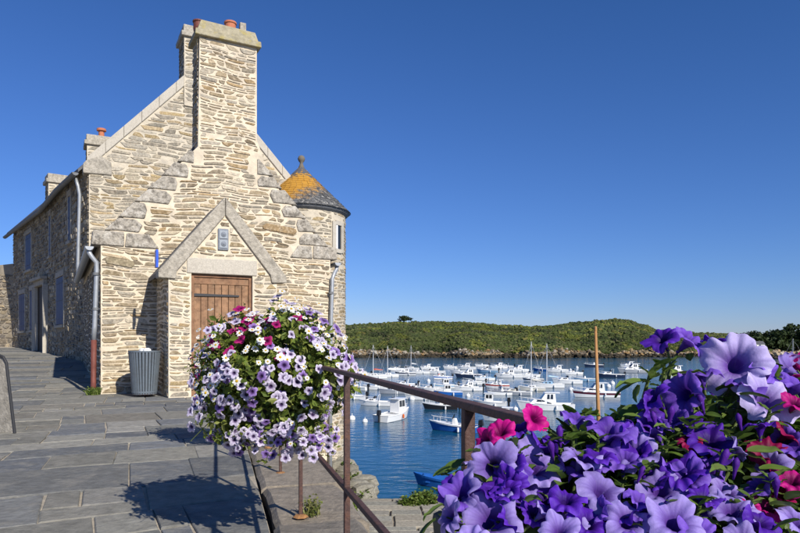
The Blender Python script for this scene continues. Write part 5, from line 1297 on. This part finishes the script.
    if k == 'pilot':
        xc, xd = -L*.06+d.get('wx',0)*L, L*.20+d.get('wx',0)*L; zl = fb*.7; zt = fb+L*.24
        c = house([(xc,zl),(xd+L*.02,zl),(xd-L*.02,zt),(xc,zt)], B*.30, B*.27, 'wheelhouse', wh)
        zw = zl+(zt-zl)*.52
        for q in (0,1):
            a_ = xc+.06+(xd-L*.03-xc-.06)*q/2; side_win(a_, a_+(xd-L*.03-xc-.06)/2-.05, zw, zt-.09, lin(B*.30,B*.27,zl,zt), c, .02)
        for q in (-1,1):
            mb = MB(); f = (zw-zl)/(zt-zl); xw = xd+L*.02-L*.04*f+.012; xt = xd-L*.016+.012
            mb.add([(xw,q*.02,zw),(xw,q*B*.26,zw),(xt,q*B*.245,zt-.08),(xt,q*.02,zt-.08),(xw-.06,q*.02,zw),(xw-.06,q*B*.26,zw),(xt-.06,q*B*.245,zt-.08),(xt-.06,q*.02,zt-.08)], [(0,1,2,3),(4,7,6,5),(0,4,5,1),(1,5,6,2),(2,6,7,3)]); put(mb, 'windscreen', BP['glass'], c)
        house([(xc-L*.05,zt+.01),(xd+L*.03,zt+.01),(xd+L*.02,zt+.07),(xc-L*.05,zt+.06)], B*.32, B*.31, 'roof', wh, c)
        put(MB().tube([(xc+.2,0,zt+.05),(xc+.2,0,zt+L*.16)], .02, 5), 'antenna', BP['alu'], c)
    if k == 'open':
        c = house([(-L*.08,.12),(L*.06,.12),(L*.03,fb+L*.12),(-L*.02,fb+L*.12)], B*.16, B*.13, 'console', wh)
        put(MB().add([(L*.05,B*.14,fb+L*.10),(L*.05,-B*.14,fb+L*.10),(L*.01,-B*.12,fb+L*.19),(L*.01,B*.12,fb+L*.19)], [(0,1,2,3)]), 'windscreen', BP['glass'], c)
        put(MB().box((-L*.2,0,.32), (L*.08,B*.6,.18)), 'thwart', BP['deck'], t)
    if k == 'sail':
        zl = fb; zt = fb+L*.075
        c = house([(-L*.12,zl),(L*.24,zl+.04),(L*.18,zt),(-L*.10,zt+.05)], B*.28, B*.23, 'coachroof', wh)
        for q in range(2): side_win(-L*.05+q*L*.12, L*.03+q*L*.12, zl+.35*(zt-zl), zt-.06, lin(B*.28,B*.23,zl,zt), c)
        mh = d.get('mast', L*1.2); mx_ = L*.08
        mm = put(MB().tube([(mx_,0,zt-.05),(mx_-.03,0,zt+mh)], [.06,.04], 8), 'mast', BP[d.get('mastc','alu')], t)
        put(MB().tube([(mx_,0,zt+.55),(-L*.34,0,zt+.5)], .045, 6), 'boom', BP['alu'], mm)
        put(MB().tube([(mx_-.1,0,zt+.64),(0,0,zt+.68),(-L*.32,0,zt+.58)], [.09,.14,.06], 8), 'sail_cover', BP[d.get('cover','white')], mm)
        put(MB().tube([(mx_,-B*.3,zt+mh*.55),(mx_,B*.3,zt+mh*.55)], .02, 5), 'spreader', BP['alu'], mm)
        for p in ((L*.5,0,fb+rise),(-L*.49,0,fb),(mx_-.1,B*.46,fb),(mx_-.1,-B*.46,fb)): put(MB().tube([p,(mx_-.03,0,zt+mh*.97)], .012, 4), 'stay', BP['alu'], mm)
    if k == 'dinghy':
        for xx in (-L*.28,L*.02,L*.26): put(MB().box((xx,0,fb*.62), (.2,B*.78,.03)), 'thwart', BP[d.get('rail','white')], t)
    if k != 'dinghy':
        # bow rail
        pr = [(L*q+.0, hull_pts(L,B,fb,rise,q+.5)[0]*.9, hull_pts(L,B,fb,rise,q+.5)[1]+.32) for q in (.12,.25,.36,.44,.48)]
        tb = MB().tube(pr+[(L*.53,0,fb+rise+.36)]+[(x,-y,z) for x, y, z in pr[::-1]], .016, 5)
        for x, y, z in pr[::2]:
            for s_ in (1,-1): tb.tube([(x,s_*y,z-.34),(x,s_*y,z)], .014, 4)
        put(tb, 'bow_rail', BP['alu'], h)
    if d.get('motor', k in ('cuddy','open','pilot')):
        mb = MB(); xs = -L/2
        mb.prism([Vector(p) for p in ((xs-.42,.13,fb+.05),(xs-.02,.13,fb+.08),(xs-.06,.13,fb+.42),(xs-.34,.13,fb+.46))], (0,0,0), (0,-.26,0))
        mb.prism([Vector(p) for p in ((xs-.30,.06,-.35),(xs-.12,.06,-.35),(xs-.08,.06,fb+.06),(xs-.30,.06,fb+.06))], (0,0,0), (0,-.12,0))
        bevel(put(mb, 'outboard_motor', BP[d.get('motorc','motor')], t), .03)
    if d.get('fender', True):
        for s_, q in ((1,-.15),(-1,.05)):
            hb, sh = hull_pts(L,B,fb,rise,q+.5); put(MB().lathe((L*q,s_*(hb+.07),sh-.42), [(.03,0),(.08,.06),(.08,.28),(.03,.34)], 8), 'fender', BP[d.get('fendc','white')], t)
    return t
# px centre, waterline py, px length, heading (deg, 180 = bow to the left), type, colours, label
BL = [
 (362,375.5,15,172,'pilot',{}, 'small white cabin boat farthest left, just right of the turret'),
 (375,378.5,17,185,'sail',dict(mast=4.6,cover='red',L=4.2), 'white sloop with tall mast and red sail cover behind the left of the top rail'),
 (389,377,18,190,'sail',dict(mast=4.5), 'white sloop with bare mast, second from the left'),
 (406,375,19,176,'cruiser',dict(stripe='navy'), 'white motor cruiser with dark wheelhouse windows and navy stripe at left'),
 (421,373.5,13,185,'cuddy',{}, 'small white motorboat between two cruisers below the pine'),
 (436,373.5,18,172,'cruiser',{}, 'white motor cruiser beside the low far motorboat'),
 (452,368.6,15,183,'cuddy',dict(motor=False), 'low white motorboat farthest back near the rocks'),
 (467,369.2,17,170,'cruiser',{}, 'white flybridge cruiser far back above the dark-hulled boat'),
 (469,377.3,24,184,'cruiser',dict(hull='navy'), 'dark navy hulled motor cruiser with white cabin'),
 (488,372.4,18,160,'cuddy',dict(hull='lblue'), 'pale blue and white motorboat right of the dark-hulled cruiser'),
 (499,368.5,15,200,'cruiser',{}, 'white cruiser in the back row above the blue-white motorboat'),
 (474,384.5,20,176,'cuddy',{}, 'white motorboat with black outboard just behind the nearer cabin boat'),
 (469,390.5,25,183,'cruiser',dict(motor=True), 'white cabin boat with black outboard in the middle of the harbour'),
 (446,388,19,188,'pilot',dict(wx=-.05,hull='white',stripe='lblue'), 'tall white wheelhouse fishing boat with pale blue band'),
 (449,395,24,182,'pilot',dict(hull='blue',rail='white',motor=False), 'white and blue fishing boat close behind the railing'),
 (498,387.5,19,174,'cruiser',dict(stripe='red'), 'white cabin boat with red waterline stripe'),
 (519,371.6,18,184,'cruiser',{}, 'white far cruiser near the rocks at centre, left of the tall white mast'),
 (510,377.6,24,176,'cruiser',{}, 'long white motor cruiser with dark side windows in front of the far centre cruiser'),
 (516,395,26,176,'cuddy',dict(hull='grey',cab='cream',motorc='white'), 'grey hulled small motorboat with cream cabin'),
 (533,390.5,23,170,'sail',dict(mast=5.3,hull='cream',cover='cream'), 'cream sailing boat with short mast left of the blue-cabin boat'),
 (549,387.6,28,178,'sail',dict(mast=4.9,cab='lblue',cover='lblue'), 'white sailing boat with light blue cabin top and tall white mast'),
 (541,370.6,10,150,'open',dict(hull='blue'), 'tiny blue hulled open boat near the far rocks'),
 (558,371.8,19,178,'cruiser',{}, 'big white cruiser with raised wheelhouse near the far rocks'),
 (568,383.5,26,178,'cuddy',dict(motor=False), 'sleek white sports boat left of the wooden mast'),
 (547,410,50,176,'cruiser',dict(), 'largest white cabin boat, close behind the magenta petunias'),
 (491,406,26,165,'pilot',{}, 'white wheelhouse boat showing its roof above the top rail at centre'),
 (594,366.8,17,180,'open',dict(hull='navy'), 'dark navy open boat close under the far rocks'),
 (630,367.2,16,176,'cruiser',{}, 'white cruiser farthest back at right, behind the grey one'),
 (633,372.6,26,184,'cruiser',dict(hull='grey'), 'grey and white flybridge cruiser at right'),
 (611,377.2,24,178,'cuddy',dict(hull='navy',motor=True), 'dark hulled white speedboat right of the wooden mast'),
 (597,397,41,177,'cruiser',dict(stripe='maroon'), 'white cabin boat with maroon band behind the wooden mast'),
 (357,390,20,150,'cuddy',{}, 'white cabin boat right behind the near railing post'),
 (352,399,20,165,'cuddy',{}, 'white motorboat partly hidden between railing post and flower basket'),
 (376,405.5,29,168,'cuddy',dict(motor=True), 'white speedboat with black outboard below the rail at left'),
 (394,419.5,25,60,'pilot',dict(wx=.08,hull='white',fendc='orange'), 'small white wheelhouse boat seen from astern with black outboard and orange fender'),
 (376,389.5,17,176,'open',{}, 'small white open boat with black motor behind the speedboat at left'),
 (393,393.5,22,182,'open',dict(hull='grey',rail='grey',deckc='grey'), 'flat dark grey workboat under the top rail at left'),
 (406,386.8,21,184,'cuddy',dict(fendc='orange'), 'white motorboat with orange fenders touching the top rail'),
 (417,391,24,172,'cuddy',{}, 'white sports boat with raked arch just above the top rail at left'),
 (421,399.5,17,178,'open',dict(rail='cream'), 'little white tender half hidden under the top rail'),
 (441,409,24,172,'open',dict(hull='black'), 'black hulled small open boat below the top rail'),
 (455,431,42,152,'open',dict(hull='blue',rail='white',deckc='white'), 'bright blue hulled open boat with white deck beside the right post'),
 (504,421,36,168,'cruiser',dict(motor=True), 'white cabin boat hidden behind the right post and rail'),
 (795,364.5,26,184,'sail',dict(mast=5.2), 'white sloop at the right edge under the wooded shore'),
 (800,374.5,30,176,'cuddy',dict(hull='navy'), 'dark hulled white motorboat at the right edge, nearest there'),
 (676,374,24,184,'cruiser',{}, 'white cruiser glimpsed behind the petunia leaves, right of the grey cruiser'),
 (398,370.5,12,196,'cuddy',{}, 'tiny white motorboat behind the left sloops, close to the rocks'),
 (412,369.8,11,168,'sail',dict(mast=4.4), 'tiny far sloop with thin mast behind the navy-striped cruiser'),
 (428,369,12,190,'cruiser',{}, 'tiny white cruiser close to the rocks, left of the low far motorboat'),
 (443,379,15,200,'cuddy',dict(stripe='blue'), 'white motorboat with blue stripe just right of the orange buoy'),
 (459,373,14,165,'open',{}, 'small white open boat left of the dark navy cruiser'),
 (482,366.5,12,188,'open',dict(hull='white'), 'tiny white open boat under the rocks, right of the far flybridge cruiser'),
 (485,380,17,192,'cuddy',dict(rail='lblue'), 'white motorboat with pale blue gunwale left of the red-striped boat'),
 (507,367.5,12,170,'cuddy',{}, 'tiny white motorboat farthest back, just left of the centre cruiser'),
 (530,377,18,195,'cuddy',{}, 'white motorboat between the long cruiser and the tall white mast'),
 (534,381.5,18,166,'cruiser',dict(stripe='navy'), 'small white cruiser with navy stripe behind the cream sailing boat'),
 (574,374.5,16,188,'cuddy',{}, 'small white motorboat left of the wooden mast, behind the sports boat'),
 (502,395,19,186,'open',dict(hull='white',rail='navy'), 'white open boat with navy gunwale left of the grey motorboat'),
 (432,391.5,17,174,'cuddy',dict(hull='white'), 'white motorboat half covered by the rail, left of the blue fishing boat'),
 (585,381,16,170,'open',dict(hull='lblue'), 'pale blue open boat just left of the wooden mast'),
 (352,380,15,185,'cruiser',{}, 'white cruiser at the left end, glimpsed right of the flower basket'),
 (444,487,40,155,'dinghy',dict(hull='blue',rail='blue',deckc='blue',fender=False,motor=False,deck=.86,L=2.6), 'small bright blue rowing dinghy by the weedy slip'),
]
NAME = dict(pilot='cabin_boat', sail='sailing_boat', cruiser='motor_cruiser', cuddy='motorboat', open='open_boat', dinghy='dinghy')
for px, py, w, hd, ty, ex, lab in BL:
    Y = F*(EYE-ZW)/(py-HZ); L_ = ex.get('L') or min(8.2, max(3.2, w*Y/F/max(.45,abs(math.cos(R(hd))))))
    d = dict(name=NAME[ty], label=lab, type=ty, head=R(hd), loc=((px-CX)*Y/F, Y, ZW), B=L_*(.36 if L_ < 5 else .33), fb=.085*L_+.12)
    d.update(ex); d['L'] = L_
    if ty == 'sail': d['B'] = L_*.30
    bo = boat(d); bo.scale = (1.04,1.06,1.14)
# wooden-masted boat hidden behind the flowers, only its mast rising above them
YM = 26.0
mt = thing('sailing_boat', 'old boat with a tall varnished wooden mast rising above the flowers', 'boat', ((601.5-CX)*YM/F, YM, ZW), 'boats moored in the harbour', rz=R(200))
Lw = 5.0
hb_ = MB()
for sgn in (1,-1):
    vs = []
    for i in range(13):
        k = i/12; hb, sh = hull_pts(Lw,1.8,.5,.3,k); x = -Lw/2+Lw*k
        vs += [(x,sgn*hb*.4,-.3),(x,sgn*hb*.85,.1),(x,sgn*hb,sh)]
    hb_.add(vs, [(3*i+j,3*i+j+3,3*i+j+4,3*i+j+1) for i in range(12) for j in (0,1)])
hb, sh = hull_pts(Lw,1.8,.5,.3,0); hb_.add([(-Lw/2,hb*.4,-.3),(-Lw/2,-hb*.4,-.3),(-Lw/2,-hb,sh),(-Lw/2,hb,sh)], [(0,1,2,3)])
link('hull', hb_.mesh('hull', BP['wood']), mt)
dk = MB(); vs = []
for i in range(13): k = i/12; hb, sh = hull_pts(Lw,1.8,.5,.3,k); vs += [(-Lw/2+Lw*k,hb*.95,sh-.12),(-Lw/2+Lw*k,-hb*.95,sh-.12)]
dk.add(vs, [(2*i,2*i+1,2*i+3,2*i+2) for i in range(12)]); link('deck', dk.mesh('deck', BP['deck']), mt)
zt_ = EYE+(HZ-327)*YM/F-ZW; xt = (595.5-601.5)*YM/F
mtop = Matrix.Rotation(R(-200),3,'Z') @ Vector((xt,0,0))
mo = link('mast', MB().tube([(0,0,.2),tuple(mtop*.5)[:2]+(zt_*.5,),tuple(mtop)[:2]+(zt_,)], [.088,.082,.052], 12).mesh('mast', BP['mast'], smooth=True), mt)
link('mast_truck', MB().lathe((mtop.x,mtop.y,zt_), [(.054,-.16),(.062,-.14),(.058,.0),(.03,.03)], 10).mesh('mast_truck', BP['mast']), mo)

# mooring buoys
BU = [(428.5,381.5,.45,'white','white buoy left of the tall wheelhouse fishing boat'),(439,375.5,.4,'orange','small orange buoy behind the wheelhouse boats'),(577,368,.5,'white','white buoy under the far rocks left of the wooden mast'),
 (570.5,370,.35,'white','small white buoy beside the far white cruiser'),(571,390.5,.5,'white','white buoy just left of the maroon-banded boat'),(608.5,387,.5,'white','white buoy over the stern of the maroon-banded boat'),
 (612.5,384,.5,'white','second white buoy behind the maroon-banded boat, the farther one'),(515.5,410,.35,'white','small white buoy with pin right of the railing post'),(412,399.6,.5,'white','white buoy under the rail beside the little tender'),
 (365,422,.32,'white','white buoy in open water right of the flower basket'),(352,419.5,.4,'white','pale buoy between flower basket and near post'),(468,396.5,.4,'white','white buoy touching the rail above the right post'),
 (491,398,.4,'white','white buoy in front of the roof of the centre wheelhouse boat'),(374.5,376.6,.5,'red','red buoy by the left sloop'),(594,386.5,.35,'white','small white buoy right behind the wooden mast'),(773,367,.4,'white','white buoy near the wooded shore at right')]
for px, py, r_, c, lab in BU:
    Y = F*(EYE-ZW)/(py-HZ); t = thing('mooring_buoy', lab, 'buoy', ((px-CX)*Y/F, Y, ZW), 'mooring buoys')
    r_ *= .75
    o = link('float', MB().lathe((0,0,0), [(r_*.5,-r_*.5),(r_*.95,-r_*.1),(r_,r_*.3),(r_*.8,r_*.9),(r_*.35,r_*1.2)], 14).mesh('float', BP[c], smooth=True), t)
    link('ring_post', MB().lathe((0,0,r_*1.15), [(r_*.12,0),(r_*.12,r_*.4),(r_*.22,r_*.45),(r_*.2,r_*.6)], 8).mesh('ring_post', BP['alu']), t)

# ------------------------------------------------------------------ trees on the headland
bark = mat('bark', (.10,.075,.05), .95, noise=(4,.3))
def tree(name, label, base, h, cr, seed, cols, n_leaf=900, flat=.7, lean=0, size=.7, clumps=14, trunk=.35, group=None):
    r_ = random.Random(seed); base = Vector(base); t = thing(name, label, 'tree', base, group)
    top = base+Vector((lean*h, 0, h*.7)); tr = MB().tube([base-Vector((0,0,.4)), base+(top-base)*.4+Vector((lean*.4,0,0)), top], [h*.035,h*.026,h*.012], 8)
    cl_ = []
    for i in range(clumps):
        a = r_.uniform(0,6.28); rr = cr*r_.random()**.5*.85; z = h*(trunk+(1-trunk)*r_.random())
        f = 1-abs((z/h-trunk)/(1-trunk)-.4)*.7
        p = base+Vector((lean*z+math.cos(a)*rr*f, math.sin(a)*rr*f, z)); cl_.append((p, cr*r_.uniform(.25,.45)))
        tr.tube([base+(top-base)*r_.uniform(.4,.95), p], [h*.012,h*.004], 5, cap=False)
    tr.build('trunk', bark, t)
    pts, nn = [], []
    for i in range(n_leaf):
        p, rad = cl_[r_.randrange(len(cl_))]; d = Vector((r_.gauss(0,1),r_.gauss(0,1),r_.gauss(0,1))).normalized()
        pts.append(p+Vector((d.x,d.y,d.z*flat))*rad*r_.random()**.35); nn.append(d+Vector((0,0,.3)))
    o = leaf_cloud('crown', t, pts, nn, size, cols, seed, 1.4); del o['kind']; return t
TG = [(.034,.050,.018),(.045,.066,.022),(.028,.042,.015)]; DG = [(.022,.038,.014),(.032,.052,.018),(.018,.030,.012),(.045,.07,.022)]; MG = [(.04,.06,.018),(.055,.08,.024),(.035,.055,.016)]
p = hill_h(404, .97); p.z -= .3
tree('pine_tree', 'lone dark wind-shaped pine on the skyline of the headland', p, 3.6, 4.2, 5, DG, 900, .45, .12, .7, 16, .55)
k = 0
for px, py_top, Y, cr, lab in ((742,335,262,5,'dark evergreen farthest left of the wooded point'),(750,334,258,6,'broad dark tree behind the pale rocks on the wooded point'),(762,335,250,5,'mid-height tree above the white waterside house'),
      (771,333.5,254,6,'dark round tree right of the waterside house'),(781,333,248,5,'green tree above the rocky ledge on the wooded point'),(788,329,252,6,'tall dark tree near the right edge'),(798,326,250,7,'tallest dark tree at the right edge')):
    X = (px-CX)*Y/F; zt = EYE+(HZ-py_top)*Y/F; zb = ZW+3.0+.02*(Y-240)
    tree('evergreen_tree', lab, (X,Y,zb), zt-zb, cr, 40+k, TG if k % 2 else MG, 1100, .8, 0, .8, 18, .15, 'trees on the wooded point'); k += 1
# land under the wooded point, with its pale rock and the small white house
pm = MB(); cols_, rws = 24, 8
for j in range(rws):
    for i in range(cols_):
        px = 715+i*8; k = j/(rws-1); Y = 238+8*math.sin(i*.7)*.5+k*40; zz = ZW-.5+min(1,k*3.2)*(3.4+.8*math.sin(i*1.3))+k*1.5
        if i < 3: zz = min(zz, ZW-.4+i*1.2*k*2)
        pm.v.append(((px-CX)*Y/F, Y+U(-1,1), zz+(U(-.5,.5) if 0 < j < 5 else 0))); pm.c.append((1,1,1))
pm.f = [(j*cols_+i, j*cols_+i+1, (j+1)*cols_+i+1, (j+1)*cols_+i) for j in range(rws-1) for i in range(cols_-1)]
pm.build('wooded_point', hm, smooth=False, kind='structure')
cen, rad, cl = [], [], []
for i in range(420):
    px = nr.uniform(735,880); Y = 238+nr.uniform(-3,8); z = ZW+nr.uniform(-.2,3.2)*(1 if px < 790 else .7); cen.append(((px-CX)*Y/F, Y+ (z-ZW)*1.5, z)); rad.append(nr.uniform(.3,1.2)); c = [(.42,.33,.22),(.38,.27,.16),(.30,.25,.19),(.46,.40,.32)][nr.randint(4)]
    cl.append(c if z > ZW+.9 else (.07,.055,.04))
lumps('point_rocks', bpy.data.materials['shore_rock'], np.array(cen), rad, cl, .38)
hp = Vector(((757-CX)*243/F, 243, ZW+3.4)); hh = thing('waterside_house', 'tiny white house with grey roof on the rocks below the wooded point', 'house', hp)
MB().box(hp+Vector((0,0,1.0)), (4.2,3,2.0)).build('wall', paint('whitewash',(.75,.73,.68),.9), hh)
MB().prism([hp+Vector(p) for p in ((-2.3,-1.7,2.0),(-2.3,1.7,2.0),(-2.3,0,3.2))], (0,0,0), (4.6,0,0)).build('roof', M['slate'], hh)
MB().box(hp+Vector((.3,-1.51,.95)), (.8,.06,1.7)).build('door', BP['navy'], hh)
for xx in (-1.2,1.4): MB().box(hp+Vector((xx,-1.51,1.2)), (.7,.06,.8)).build('window', BP['glass'], hh)
